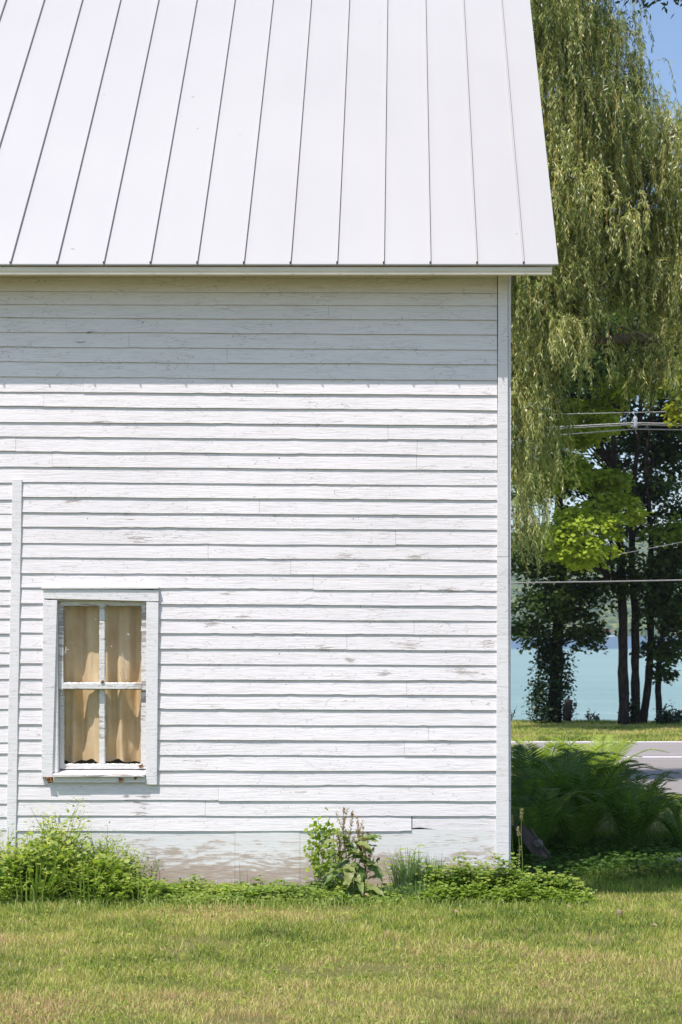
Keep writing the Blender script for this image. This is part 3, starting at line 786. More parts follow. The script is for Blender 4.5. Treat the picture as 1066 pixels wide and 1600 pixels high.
def sprays(L, centre, radii, n_sprays, per, size, spray_r=(.45, .8), tone=.5, tvar=.2, flat=.16, limbs=None, tm=None, shell=.5, droop=.25, mi=0):
    cl = ell_pts(centre, radii, n_sprays, shell)
    for j, cc in enumerate(cl):
        r = R.uniform(*spray_r); n = int(per * R.uniform(.6, 1.3))
        if tm is not None and j % 2 == 0 and limbs: limb(tm, R.choice(limbs), cc, .03, .008, .05, 5, .3, 5)
        a = NR.random(n) * 2 * math.pi; q = np.sqrt(NR.random(n)) * (1 + .35 * np.sin(a * 3 + R.uniform(0, 6)))
        x = np.cos(a) * q * r * R.uniform(.8, 1.2); y = np.sin(a) * q * r
        z = NR.normal(size=n) * flat * r + .10 * r * NR.choice([0, 1.4, -1.6], n) - droop * r * q ** 2
        P = cc + np.stack([x, y, z], 1)
        nrm = rdir(n) * .75 + np.array([0, 0, 1.0]) + np.stack([x, y, 0 * x], 1) / r * .35   # leaf normals mostly up
        h = rdir(n); h = h + np.stack([x, y, 0 * x], 1) / r * .8
        D = h - nrm * ((h * nrm).sum(1, keepdims=True) / (nrm ** 2).sum(1, keepdims=True)); D[:, 2] -= .25
        Sd = np.cross(nrm, D)
        sz = size * NR.uniform(.6, 1.2, n)
        t0 = R.uniform(-tvar, tvar) * .6
        L.leaves(P, D, Sd, sz, sz * NR.uniform(.75, 1.05, n), np.clip(tone + t0 + NR.normal(size=n) * tvar, 0, 1), fold=R.uniform(-.2, .2) or .1, mi=mi, widest=.55)

def broadleaf(root, trunk, rad, lobes, mats, size=.17):
    """trunk: list of points; lobes: dict list"""
    tm = MB(); L = LB(); tp = [Vector(p) for p in trunk]
    # dense trunk path for wobble
    path = []
    for i in range(len(tp) - 1):
        for k_ in range(5): path.append(tp[i].lerp(tp[i + 1], k_ / 5))
    path.append(tp[-1])
    sd = R.uniform(0, 50)
    path = [p + Vector((mnoise.noise(Vector((p.z * .35, sd, 0))), mnoise.noise(Vector((p.z * .35, sd, 4))), 0)) * .12 for p in path]
    rr = [rad * (1.25 if i == 0 else 1.0) * (1 - .75 * (i / (len(path) - 1)) ** 1.3) for i in range(len(path))]
    tm.tube(path, rr, 10, True, .3)
    for lb in lobes:
        c = lb['c']; z = c[2] - .3 * lb['r'][2]
        near = min(path, key=lambda p: abs(p.z - max(path[2].z, z - .35 * (Vector((c[0], c[1], 0)) - Vector((p.x, p.y, 0))).length)))
        lm = limb(tm, near, (c[0], c[1], c[2] - .1 * lb['r'][2]), rad * .32, rad * .10, .06, 8, .3, 6) if lb.get('limb', True) else None
        sprays(L, c, lb['r'], lb['n'], lb.get('per', 60), lb.get('size', size), lb.get('sr', (.45, .8)), lb.get('tone', .5), lb.get('tv', .2), limbs=lm, tm=tm, shell=lb.get('shell', .45), mi=lb.get('mi', 0), flat=lb.get('flat', .16))
    tm.build("trunk", M['barkd'], root, smooth=True)
    L.build("crown", mats, root)

wr = empty("willow_tree", (-.6, 28.5, gz(-.6, 28.5)), "large weeping willow with hanging olive green strands rising behind the barn roof", "tree")
def wp(px, py, Y=28.0): return pt(px, py, Y)
willow(wr, [(-.6, 28.5, -.6), (-.5, 28.5, 1.2), (-.1, 28.5, 3.0), (.5, 28.6, 5.5), (1.0, 28.7, 7.6)], [
    (wp(815, -110), (1.25, 2.4, 2.4), 60, 34, 1.2),
    (wp(868, 140), (1.25, 2.2, 1.8), 62, 34, 1.15),
    (wp(800, 330), (1.9, 2.4, 1.7), 60, 30, 1.0),
    (wp(925, 340), (1.3, 2.0, 1.2), 38, 28, .95),
    (wp(845, 490, 27.2), (.65, 1.0, 1.0), 19, 27, .85), (wp(905, 480, 28), (.35, .7, .35), 4, 18, .6),
    (wp(795, 690, 27), (.34, .6, 2.0), 22, 24, 1.1),
    (wp(832, 630, 27.6), (.3, .6, 1.3), 8, 18, .8),
    (wp(1055, 262, 29), (1.2, 1.8, 1.25), 44, 30, 1.0),
    (wp(1085, 400, 28.5), (1.1, 1.6, 1.3), 36, 28, 1.0),
    (wp(985, 430, 29), (.6, 1.1, .45), 7, 18, .6),
    (wp(1035, 520, 27.6), (.22, .4, .9), 10, 20, .8),
    (wp(1190, 330, 29), (1.1, 2, 2.2), 22, 22, 1.1),
    (wp(600, 0, 29), (2.6, 3, 3.0), 20, 18, 1.2),
    (wp(330, 150, 29), (2.6, 3, 3.0), 14, 16, 1.2),
])

def M58(px, py, Y=58.0): return pt(px, py, Y)
def trunkline(ps, Y):
    return [(pt(a, b, Y)[0], Y, pt(a, b, Y)[2]) for a, b in ps]
# ivy covered tree at the left of the shore
t = empty("lakeside_tree", (M58(866, 1125)[0], 58.5, -1.31), "dark lakeside tree with its trunk buried in ivy, nearest the barn", "tree", "trees along the lake shore")
broadleaf(t, trunkline([(868, 1130), (870, 1010), (876, 900), (872, 760), (880, 600), (872, 480)], 58.5), .22, [
    dict(c=M58(862, 938, 58), r=(1.05, 1.3, .75), n=34, per=80), dict(c=M58(915, 985, 58), r=(.65, .9, .7), n=17, per=75, sr=(.3, .55)),
    dict(c=M58(828, 985, 58.5), r=(.65, .9, .45), n=12, per=70, sr=(.3, .5)), dict(c=M58(915, 930, 58), r=(.7, 1, .4), n=12, per=70),
    dict(c=M58(850, 860, 58), r=(1.7, 1.5, .9), n=40, per=80), dict(c=M58(840, 740, 59), r=(1.6, 1.6, 1.2), n=26, per=75),
    dict(c=M58(880, 620, 59), r=(1.8, 1.6, 1.6), n=30, per=75), dict(c=M58(860, 470, 60), r=(2.2, 2, 2.0), n=34, per=75),
], M['mapled'], .16)
iv = LB()
for i in range(58):
    tt = R.random(); px = 862 + R.uniform(-1, 1) * (26 - 12 * tt) - 4 * tt; py = 1122 - tt * 140
    sprays(iv, M58(px, py, 58.3 + R.uniform(-.3, .2)), (.15, .15, .15), 1, 90, .11, (.22, .38), .45, .25, flat=.7, droop=0)
for py in (1040, 1075, 1100):
    for s_ in (-1, 1): sprays(iv, M58(862 + s_ * 26, py + R.uniform(-8, 8), 58.2), (.1, .1, .1), 1, 40, .11, (.2, .3), .5, .25, flat=.6, droop=0)
o = iv.build("ivy", M['ivy'], t)
sn = MB(); sn.tube([M58(885, 1126, 57.9), M58(887, 1110, 57.9), M58(890, 1093, 57.9)], [.14, .12, .13], 9, True, .5); sn.build("broken_stub", M['barkd'], t, smooth=True)

def shore(label, tps, Y, rad, lobes, mats=None, size=.17):
    t = empty("lakeside_tree", (pt(*tps[0], Y)[0], Y, gz(pt(*tps[0], Y)[0], Y)), label, "tree", "trees along the lake shore")
    broadleaf(t, trunkline(tps, Y), rad, lobes, mats or [M['mapled'], M['maplel']], size); return t
# the straight pair, then the leaning ones
shore("lakeside maple with the thickest straight dark trunk and sunny boughs", [(971, 1135), (971, 1050), (972, 960), (968, 870), (965, 780), (960, 700), (958, 560), (955, 430)], 57.5, .165, [
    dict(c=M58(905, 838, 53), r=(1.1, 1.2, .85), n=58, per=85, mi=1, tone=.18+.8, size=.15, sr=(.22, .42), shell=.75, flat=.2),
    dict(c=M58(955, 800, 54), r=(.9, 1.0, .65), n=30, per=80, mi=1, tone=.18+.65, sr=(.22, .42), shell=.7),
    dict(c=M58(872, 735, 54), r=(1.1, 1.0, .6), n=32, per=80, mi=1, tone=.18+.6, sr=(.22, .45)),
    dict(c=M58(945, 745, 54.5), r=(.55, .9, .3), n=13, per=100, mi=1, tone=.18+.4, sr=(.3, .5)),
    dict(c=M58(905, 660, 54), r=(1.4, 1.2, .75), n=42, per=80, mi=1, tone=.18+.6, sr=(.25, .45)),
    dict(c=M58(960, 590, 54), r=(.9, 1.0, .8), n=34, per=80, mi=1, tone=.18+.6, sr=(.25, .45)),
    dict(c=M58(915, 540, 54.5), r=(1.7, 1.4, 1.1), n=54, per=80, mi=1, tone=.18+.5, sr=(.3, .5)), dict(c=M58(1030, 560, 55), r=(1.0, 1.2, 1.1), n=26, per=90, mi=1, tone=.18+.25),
    dict(c=M58(975, 480, 56), r=(1.6, 1.6, 1.2), n=30, per=80), dict(c=(3.4, 52, 9.5), r=(2.4, 1.3, .9), n=90, per=90, size=.2), dict(c=(7.8, 52.5, 10.5), r=(2.6, 1.3, .9), n=90, per=90, size=.2),
    dict(c=M58(925, 870, 57), r=(1.2, 1.2, .5), n=20, per=80), dict(c=M58(930, 780, 58.5), r=(1.3, 1.2, 1.0), n=18, per=70),
    dict(c=M58(940, 640, 59), r=(1.5, 1.6, 1.4), n=22, per=70), dict(c=M58(950, 905, 57), r=(.9, .9, .3), n=10, per=60), dict(c=M58(940, 700, 59.5), r=(2.4, 1.2, 2.2), n=48, per=70),
])
shore("lakeside tree with a straight dark trunk close beside the thickest one", [(993, 1138), (991, 1050), (990, 960), (985, 880), (990, 760), (1000, 640), (1000, 480)], 58.0, .15, [
    dict(c=M58(1000, 905, 57.5), r=(.9, 1.2, .5), n=16, per=75), dict(c=M58(1000, 560, 58.5), r=(1.1, 1.6, .9), n=18, per=70),
    dict(c=M58(1010, 440, 59), r=(1.7, 1.8, 1.3), n=26, per=75), dict(c=M58(1030, 770, 59), r=(1.0, 1.2, .5), n=10, per=60, sr=(.3, .6)),
    dict(c=M58(1020, 690, 59), r=(1.0, 1.2, .5), n=8, per=60, sr=(.3, .6)), dict(c=M58(1010, 800, 59.5), r=(1.3, 1.2, 1.2), n=26, per=70), dict(c=M58(1010, 620, 60), r=(1.8, 1.2, 1.3), n=30, per=70),
])
shore("lakeside tree with a slender dark trunk that leans away to the right", [(1008, 1140), (1012, 1080), (1015, 1000), (1014, 930), (1016, 840), (1012, 720), (1022, 600), (1030, 480)], 58.3, .135, [
    dict(c=M58(1042, 945, 57.5), r=(.75, 1.1, .6), n=18, per=75), dict(c=M58(1062, 880, 57.5), r=(.9, 1.2, .8), n=22, per=75), dict(c=M58(1045, 825, 57), r=(.9, 1.2, .4), n=14, per=80, mi=1, tone=.18+.1),
    dict(c=M58(1050, 600, 59), r=(1.1, 1.4, 1.0), n=16, per=70), dict(c=M58(1075, 780, 59), r=(.8, 1.2, .6), n=8, per=60), dict(c=M58(1062, 500, 60), r=(1.4, 1.6, 1.2), n=18, per=70), dict(c=M58(1050, 700, 60), r=(.9, 1.2, 1.6), n=20, per=70), dict(c=M58(1035, 690, 61), r=(1.6, 1.0, 1.4), n=30, per=75, size=.15),
])
t5 = shore("lakeside tree with a thin crooked trunk and ivy, last of the row beside the lake", [(1027, 1142), (1027, 1080), (1030, 1010), (1042, 940), (1060, 860), (1075, 760)], 58.6, .11, [
    dict(c=M58(1050, 1010, 58), r=(.75, 1.0, .5), n=16, per=75, sr=(.3, .6)), dict(c=M58(1066, 960, 58), r=(.9, 1.0, .9), n=20, per=75),
    dict(c=M58(1034, 1045, 58.2), r=(.3, .5, .4), n=6, per=50, sr=(.25, .4)), dict(c=M58(1090, 850, 59), r=(1, 1.2, 1), n=16, per=70),
    dict(c=M58(1110, 700, 59), r=(1.6, 1.5, 1.5), n=16, per=70),
])
for (px, py, w_, h_, n_, lab) in ((1050, 1128, .38, .5, 12, "small dark bush at the foot of the thin crooked lakeside tree"), (985, 1118, .10, .45, 5, "tiny dark shrub between the two straight lakeside trunks")):
    L = LB(); sprays(L, M58(px, py - 6, 58), (w_, .4, h_ * .6), n_, 60, .12, (.15, .3), .4, .25, flat=.6, droop=.1)
    s_ = empty("lakeside_bush", (M58(px, py)[0], 58, -1.31), lab, "bush")
    L.build("leaves", M['ivy'], s_); m = MB(); m.tube([M58(px, 1138, 58), M58(px + 2, py - 10, 58)], [.02, .008], 5); m.build("stem", M['barkd'], s_)
# thin bank saplings in front of the water
for (px, h_, lab) in ((798, .5, "spindly sapling on the lake bank at the barn corner"), (919, .42, "low twiggy sapling on the lake bank between the ivy tree and the row of trunks"), (932, .25, "smallest sapling on the lake bank")):
    X = pt(px, 1125, 60)[0]; s_ = empty("bank_sapling", (X, 60, gz(X, 60)), lab, "sapling", "saplings on the lake bank"); m = MB(); L = LB()
    for q_ in range(5):
        a = R.uniform(-.5, .5); p0 = Vector((X, 60, gz(X, 60))); p1 = p0 + Vector((a * h_, R.uniform(-.1, .1), h_ * R.uniform(.6, 1.1)))
        m.tube([p0, p0.lerp(p1, .5), p1], [.012, .009, .004], 4); n = 12
        P = np.array([tuple(p0.lerp(p1, R.uniform(.35, 1))) for _ in range(n)]); L.leaves(P, rdir(n, .3), rdir(n), .10, .045, NR.random(n))
    m.build("stem", M['barkd'], s_); L.build("leaves", M['ivy'], s_)
# yellow green maple reaching in from the right, this side of the road
t = empty("roadside_maple", (9.6, 36.5, gz(9.6, 36.5)), "yellow green maple bough reaching in from the right edge above the wires", "tree")
broadleaf(t, [(9.6, 36.5, -1.2), (9.5, 36.4, 3), (9.2, 36.3, 6), (9, 36, 10)], .25, [
    dict(c=pt(1078, 585, 35), r=(.32, .6, .45), n=14, per=70, size=.11, sr=(.18, .32), tone=.6), dict(c=pt(1072, 640, 35), r=(.25, .5, .3), n=9, per=60, size=.11, sr=(.15, .28), tone=.6),
    dict(c=pt(1130, 600, 35.5), r=(.8, .8, .9), n=24, per=60, size=.12, sr=(.25, .4), tone=.4), dict(c=pt(1250, 500, 36), r=(1.6, 1.6, 1.8), n=24, per=60, size=.13, tone=.3)], M['mapley'], .12)
# background mass of trees to the right and left along the shore, beyond the frame
for (X, Y, H, lab) in ((13.2, 58, 11, "broad lakeside tree just beyond the right edge of the row"), (.2, 60, 12, "lakeside tree hidden behind the barn, left of the ivy covered one")):
    t = empty("lakeside_tree", (X, Y, gz(X, Y)), lab, "tree", "trees along the lake shore")
    broadleaf(t, [(X, Y, -1.35), (X, Y, 3), (X + .3, Y, 7), (X, Y, H)], .25, [dict(c=(X, Y, 4.5), r=(2.2, 2, 1.6), n=24, per=60), dict(c=(X + .4, Y, 8), r=(2.6, 2.4, 2.4), n=34, per=60), dict(c=(X, Y, H), r=(2, 2, 2), n=20, per=60)], M['mapled'], .2)

# overhanging tree on the right, near the camera: its bough shades the ground past the barn corner
t = empty("shade_tree", (6.2, 9.2, gz(6.2, 9.2)), "near shade tree whose dark leaves dangle in at the top right corner", "tree")
tm = MB(); L = LB()
tm.tube([(6.2, 9.2, -.2), (6.15, 9.2, 1.5), (6.0, 9.2, 4), (5.7, 9.2, 6.5), (5.4, 9.3, 9.0)], [.34, .27, .24, .2, .13], 12, True, .3)
b1 = limb(tm, (5.75, 9.2, 6.2), (1.0, 9.4, 7.9), .12, .03, .05, 12); b2 = limb(tm, (5.6, 9.25, 7.4), (2.0, 10.6, 8.3), .09, .02, .04, 10); b3 = limb(tm, (3.6, 9.3, 7.2), (.1, 8.9, 7.9), .05, .012, .03, 8)
def edge_left(y):  # left limit of the shade on the ground
    return .93 + max(0, y - 12.0) * .70
cnt = 0
while cnt < 430:
    gx, gy = R.uniform(.9, 5.2), R.uniform(11.75, 15.8)
    if gx < edge_left(gy) + .16: continue
    if gy < 11.98 + .10 * math.sin(gx * 3.1) + .14 * max(0, gx - 1.3) + .12: continue
    if gy > 13.0 and gx < 2.09 + (gy - 13.43) * .655 + .36: continue
    if gx > 3.2 and R.random() < .45: continue
    z = R.uniform(7.3, 8.5); tt = z / SUN.z
    c = np.array([gx + SUN.x * tt, gy + SUN.y * tt, z]); n = 42; cnt += 1
    P = c + NR.normal(size=(n, 3)) * np.array([.085, .085, .07])
    P[:, 0] = np.clip(P[:, 0], c[0] - .15, c[0] + .15)
    nrm = rdir(n) * .6 + np.array([0, 0, 1.]); h_ = rdir(n, -.3); L.leaves(P, h_, np.cross(nrm, h_), NR.uniform(.06, .10, n), NR.uniform(.035, .055, n), NR.random(n), fold=.15)
    if cnt % 7 == 0: limb(tm, R.choice(b1[5:] + b2[4:] + b3[3:]), c, .012, .004, .03, 4, .3, 4)
for (px, py, Y) in ((978, -8, 10.6), (992, -16, 10.6), (1003, 2, 10.7), (1010, 6, 10.7), (1062, -8, 10.9), (1056, 2, 10.9), (1075, -4, 10.9), (1025, -25, 10.8), (1045, -30, 10.8)):
    c = np.array(pt(px, py, Y)); n = 15; P = c + NR.normal(size=(n, 3)) * np.array([.035, .035, .03])
    L.leaves(P, rdir(n, -.7), rdir(n), NR.uniform(.035, .055, n), NR.uniform(.016, .022, n), NR.random(n) * .5, fold=.15)
    limb(tm, R.choice(b2[5:8]), c, .008, .002, -.02, 5, .2, 4)
b4 = limb(tm, (5.5, 9.3, 8.3), (1.2, 5.2, 8.9), .08, .015, .03, 10)
cnt = 0
while cnt < 150:    # thin outer twigs, whose soft shade dapples the lawn at the lower right
    gx, gy = R.uniform(.2, 4.5), R.uniform(6.2, 9.3)
    if mnoise.noise(Vector((gx * .9, gy * 1.3, 44))) + .30 * (gx - 1.2) - .5 * (gy - 8.4) < .25: continue
    z = R.uniform(8.2, 9.6); tt = z / SUN.z; c = np.array([gx + SUN.x * tt, gy + SUN.y * tt, z]); n = 16; cnt += 1
    P = c + NR.normal(size=(n, 3)) * .13; nrm = rdir(n) * .6 + np.array([0, 0, 1.]); h_ = rdir(n, -.3); L.leaves(P, h_, np.cross(nrm, h_), NR.uniform(.06, .10, n), NR.uniform(.035, .055, n), NR.random(n), fold=.15)
    if cnt % 6 == 0: limb(tm, R.choice(b4[3:]), c, .010, .004, .03, 4, .3, 4)
tm.build("trunk", M['barkd'], t, smooth=True); L.build("crown", M['mapled'], t)

# ------------------------------------------------------------------ lawn (nobody could count the blades)
def patchtone(x, y):
    a = mnoise.noise(Vector((x * .55, y * .8, 2))) ; b = mnoise.noise(Vector((x * 2.1, y * 3.0, 6))); c = mnoise.noise(Vector((x * 7, y * 9, 1)))
    return a, b, c
def lawn(n, x0, x1, y0, y1, h0, h1, tone=.5, name="lawn_grass", keep=None, w=.0032):
    X = NR.uniform(x0, x1, n); Y = NR.uniform(y0, y1, n); pr = NR.random(n)
    T = np.empty(n); H = np.empty(n); K = np.ones(n, bool); Z = np.empty(n)
    for i in range(n):
        x, y = X[i], Y[i]; a, b, c = patchtone(x, y)
        bald = mnoise.noise(Vector((x * 1.3 + 9, y * 2.2, 4))) + .5 * c
        if bald > .42 and pr[i] < .80: K[i] = False
        T[i] = tone + .58 * a + .42 * b + .24 * c + (.18 if bald > .35 else 0)
        H[i] = 1 - .35 * a + .35 * b
        Z[i] = gz(x, y)
        if keep and not keep(x, y): K[i] = False
    X, Y, T, H, Z = X[K], Y[K], T[K], H[K], Z[K]; n = len(X)
    T = T + NR.normal(size=n) * .21; T[NR.random(n) < .10] += .35
    H = H * NR.uniform(h0, h1, n)
    lean = rdir(n, 0, 0) * NR.uniform(.15, 1.1, (n, 1)); side = rdir(n, 0, .0)
    P0 = np.stack([X, Y, Z - .004], 1); up = np.array([0, 0, 1.0])
    P1 = P0 + (up + lean * .35) * (H * .55)[:, None]; P2 = P0 + (up * .9 + lean * .85) * H[:, None]
    L = LB(); wd = NR.uniform(.7, 1.3, n)[:, None] * w * np.array([[1.0, .85, .12]])
    L.strips(np.stack([P0, P1, P2], 1), wd, side, T)
    return L
L = lawn(300000, -3.6, 4.2, 6.6, 11.9, .016, .044, .51, w=.0030)
# low leaves of clover and plantain between the blades
n = 16000; X = NR.uniform(-3.6, 4.2, n); Y = NR.uniform(6.6, 11.8, n)
sel = np.array([mnoise.noise(Vector((x * 1.1, y * 1.6, 30))) > .08 for x, y in zip(X, Y)]); X, Y = X[sel], Y[sel]; n = len(X)
P = np.stack([X, Y, NR.uniform(.012, .035, n) + np.array([gz(x, y) for x, y in zip(X, Y)])], 1)
L.leaves(P, rdir(n, .1, .3), rdir(n, 0, .3), NR.uniform(.010, .026, n), NR.uniform(.008, .017, n), NR.uniform(.10, .45, n))
tag(L.build("lawn_grass", M['lawn']), "short sunlit lawn grass with dry straw coloured patches in front of the barn", "grass", kind='stuff')
def inlawn(x, y): return x > .8 and not (3.0 < x and y > 21)
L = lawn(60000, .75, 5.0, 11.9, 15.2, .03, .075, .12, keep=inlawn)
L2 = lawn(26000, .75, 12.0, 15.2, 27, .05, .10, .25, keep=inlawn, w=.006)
for a in ('V', 'T', 'MI'): getattr(L, a).extend(getattr(L2, a))
L.Fq.extend([q_ + L.n for q_ in L2.Fq]); L.n += L2.n
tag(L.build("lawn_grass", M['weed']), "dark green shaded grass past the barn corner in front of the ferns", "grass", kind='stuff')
L = lawn(60000, 2.0, 12.5, 48.7, 60.6, .05, .12, .42, w=.013)
tag(L.build("verge_grass", M['lawn']), "grass verge between the road and the lake", "grass", kind='stuff')

# ------------------------------------------------------------------ weeds
def stem_path(x, y, h, lean, k=7):
    z0 = gz(x, y); a = R.uniform(0, 6.28); pts = []
    for i in range(k):
        t = i / (k - 1)
        pts.append(Vector((x + math.cos(a) * lean * h * t ** 1.6 + .012 * math.sin(t * 7 + a), y + math.sin(a) * lean * h * t ** 1.6, z0 - .01 + h * t)))
    return pts
def at(pts, t):
    f = t * (len(pts) - 1); i = min(int(f), len(pts) - 2); return pts[i].lerp(pts[i + 1], f - i)
def leafy(name, label, cat, x, y, h, nst, spread, lsize, mat, group=None, trifol=False, dens=26, lean=.25, tone=.5, wratio=.55, low=.1):
    root = empty(name, (x, y, gz(x, y)), label, cat, group); sm = MB(); L = LB()
    if nst > 7: nst = int(nst * 2.2); dens = dens * 1.6; lsize *= 1.25; spread *= 1.1
    for _ in range(nst):
        a = R.uniform(0, 6.28); r = spread * math.sqrt(R.random())
        sx, sy = x + math.cos(a) * r, y + math.sin(a) * r * .6
        sy = min(sy, YW - .03) if sx < XR else sy
        hh_ = h * R.uniform(.55, 1.0) * (1 - .45 * (r / (spread + 1e-6)) ** 2)
        p = stem_path(sx, sy, hh_, lean * R.uniform(.3, 1.2))
        for v in p: v.y = min(v.y, YW - .02) if v.x < XR + .01 else v.y
        sm.tube(p, [.0028 - .0018 * i / 6 for i in range(7)], 4, False)
        n = int(dens * R.uniform(.7, 1.2)); ts = NR.uniform(low, 1.0, n); P = np.array([tuple(at(p, t_)) for t_ in ts])
        d = rdir(n, .0, .35); d[:, 2] = NR.uniform(-.25, .65, n); off_ = NR.uniform(.3, 1.1, n)[:, None] * lsize * d
        base = P + off_; sz = lsize * NR.uniform(.55, 1.15, n) * (1.1 - .45 * ts)
        tn = np.clip(tone + NR.normal(size=n) * .22 + .2 * (ts - .5), 0, 1)
        nr = rdir(n) * .5 + np.array([0, -.35, 1.]); 
        if trifol:
            for ang in (-1.0, 0, 1.0):
                c_, s_ = math.cos(ang), math.sin(ang)
                d2 = np.stack([d[:, 0] * c_ - d[:, 1] * s_, d[:, 0] * s_ + d[:, 1] * c_, d[:, 2] - .15], 1)
                L.leaves(base, d2, np.cross(nr, d2), sz * .8, sz * wratio, tn, fold=.22, widest=.55)
        else: L.leaves(base, d, np.cross(nr, d), sz, sz * wratio, tn, fold=.22)
    sm.build("stem", M['weed'], root); L.build("leaves", M[mat], root); return root
def tuft(name, label, x, y, h, n, spread, mat, w=.006, droop=.6, group=None, tone=.5, cat="grass tuft"):
    root = empty(name, (x, y, gz(x, y)), label, cat, group); L = LB(); K = 7
    a = NR.random(n) * 6.283; r = spread * np.sqrt(NR.random(n))
    bx, by = x + np.cos(a) * r * .8, y + np.sin(a) * r * .5
    H = h * NR.uniform(.45, 1.0, n); o = np.stack([np.cos(a), np.sin(a) * .6, 0 * a], 1) + rdir(n, 0, 0) * .5
    t = np.linspace(0, 1, K)[None, :]; dr = droop * NR.uniform(.1, 1.2, n)[:, None]
    P = np.stack([bx, by, np.array([gz(i, j) for i, j in zip(bx, by)]) - .01], 1)[:, None, :] + np.array([0, 0, 1.]) * (H[:, None] * (t - .42 * dr * t ** 3))[:, :, None] + o[:, None, :] * (H[:, None] * .42 * dr * t ** 2)[:, :, None]
    if x < XR: P[:, :, 1] = np.minimum(P[:, :, 1], YW - .015)
    wd = w * NR.uniform(.6, 1.3, n)[:, None] * np.array([[.7, 1, 1, .95, .8, .5, .05]])
    side = np.cross(o, np.array([0, 0, 1.])) + rdir(n, 0, 0) * .3; side /= np.linalg.norm(side, axis=1, keepdims=True)
    L.strips(P, wd, side, np.clip(tone + NR.normal(size=n) * .22, 0, 1)); L.build("blades", M[mat], root); return root
def gpt(px, py):   # a point on the flat lawn
    Y = EYE * F / (py - 985.0); return pt(px, py, Y)[0], Y

# low ground cover all along the foot of the wall
def cover():
    L = LB(); N = 26000
    px = NR.uniform(-420, 905, N); dpt = NR.random(N) ** .8
    X = (px - 630) * S; Y = YW - .02 - dpt * .86
    wob = np.array([mnoise.noise(Vector((x * 2.2, 1, 1))) for x in X])
    Y = YW - .02 - dpt * (.66 + .12 * wob - .28 * np.clip((px - 800) / 110, 0, 1))
    hgt = np.array([.045 + .12 * max(0, mnoise.noise(Vector((x * 3, y * 3, 8)))) + .09 * max(0, mnoise.noise(Vector((x * 9, y * 9, 3)))) for x, y in zip(X, Y)])
    hgt *= 1 + .5 * np.clip((300 - px) / 300, 0, 1)
    Z = NR.uniform(.1, 1, N) * hgt * (1 - .6 * np.clip(dpt - .75, 0, 1) / .25) + np.array([gz(x, y) for x, y in zip(X, Y)])
    P = np.stack([X, Y, Z], 1); d = rdir(N, .0, .3); nr = rdir(N) * .6 + np.array([0, -.25, 1.])
    tone = np.array([.45 + .5 * mnoise.noise(Vector((x * 2.7, y * 4, 17))) for x, y in zip(X, Y)]) + NR.normal(size=N) * .17
    sz = NR.uniform(.010, .026, N) * np.array([1 + 1.3 * max(0, mnoise.noise(Vector((x * 4, y * 5, 61)))) for x, y in zip(X, Y)])
    for ang in (-.9, 0, .9):
        c_, s_ = math.cos(ang), math.sin(ang)
        d2 = np.stack([d[:, 0] * c_ - d[:, 1] * s_, d[:, 0] * s_ + d[:, 1] * c_, d[:, 2]], 1)
        L.leaves(P, d2, np.cross(nr, d2), sz, sz * .62, np.clip(tone, 0, 1), fold=.2, widest=.6)
    return L
L = cover()
tag(L.build("ground_cover", M['weed']), "low leafy ground cover of small weeds along the foot of the barn wall", "ground cover", kind='stuff')
# brighter fringe of long grass where the mower does not reach
L = LB(); n = 4200; X = NR.uniform(-3.6, 1.15, n); Y = 11.36 + NR.normal(size=n) * .13 + np.array([.09 * mnoise.noise(Vector((x * 2.2, 1, 1))) for x in X]) + .2 * np.clip((X - .7) / .5, 0, 1)
H = NR.uniform(.03, .085, n); P0 = np.stack([X, Y, np.array([gz(x, y) for x, y in zip(X, Y)])], 1); ln = rdir(n, 0, 0)
L.strips(np.stack([P0, P0 + np.array([0, 0, 1.]) * H[:, None] * .6 + ln * H[:, None] * .15, P0 + np.array([0, 0, .85]) * H[:, None] + ln * H[:, None] * .6], 1), np.array([[.004, .0035, .0006]]) * np.ones((n, 1)), rdir(n, 0, 0), np.clip(.62 + NR.normal(size=n) * .28, 0, 1))
tag(L.build("fringe_grass", M['blade']), "fringe of longer unmown grass between the lawn and the weeds", "grass", kind='stuff')

# big weed thicket at the left
LW = [
    (20, .50, 15, .17, .036, 'weed', .55, "leafy green weed at the left edge of the photo, below the leaning trim board"),
    (62, .55, 16, .16, .036, 'weed', .65, "tall bushy weed just right of the leaning trim board's foot"),
    (98, .66, 18, .15, .040, 'weed', .65, "tallest weed of the left thicket, under the window's left side"),
    (135, .56, 15, .15, .036, 'weed', .5, "bushy weed under the middle of the window"),
    (178, .48, 14, .14, .032, 'weed', .6, "medium weed under the window's right side"),
    (215, .40, 12, .13, .028, 'weed', .45, "lower weed on the right slope of the left thicket"),
    (-40, .46, 14, .18, .036, 'weed', .5, "weed clump just beyond the left edge of the photo"),
    (-110, .42, 14, .2, .036, 'weed', .5, "weed clump farthest left along the wall")]
for i, (px, h_, ns, sp_, ls, mt, tn, lab) in enumerate(LW):
    X = wx(px); leafy("leafy_weed", lab, "weed", X, YW - .22 - .1 * (i % 2), h_, ns, sp_, ls, mt, "leafy weeds of the left thicket", dens=34, tone=tn)
for i, (px, h_, lab) in enumerate([(5, .40, "leafy weed in the thicket's second row at the left edge"), (45, .46, "leafy weed in the second row left of the window"), (82, .52, "leafy weed in the second row below the window's left casing"), (118, .48, "leafy weed in the second row below the window's left panes"), (155, .42, "leafy weed in the second row below the window's right panes"), (190, .36, "leafy weed in the second row below the window's right casing")]):
    leafy("leafy_weed", lab, "weed", wx(px) * .985, YW - .46, h_ * .88, 11, .15, .060, 'weed', "leafy weeds of the left thicket", dens=26, tone=.55, wratio=.7)
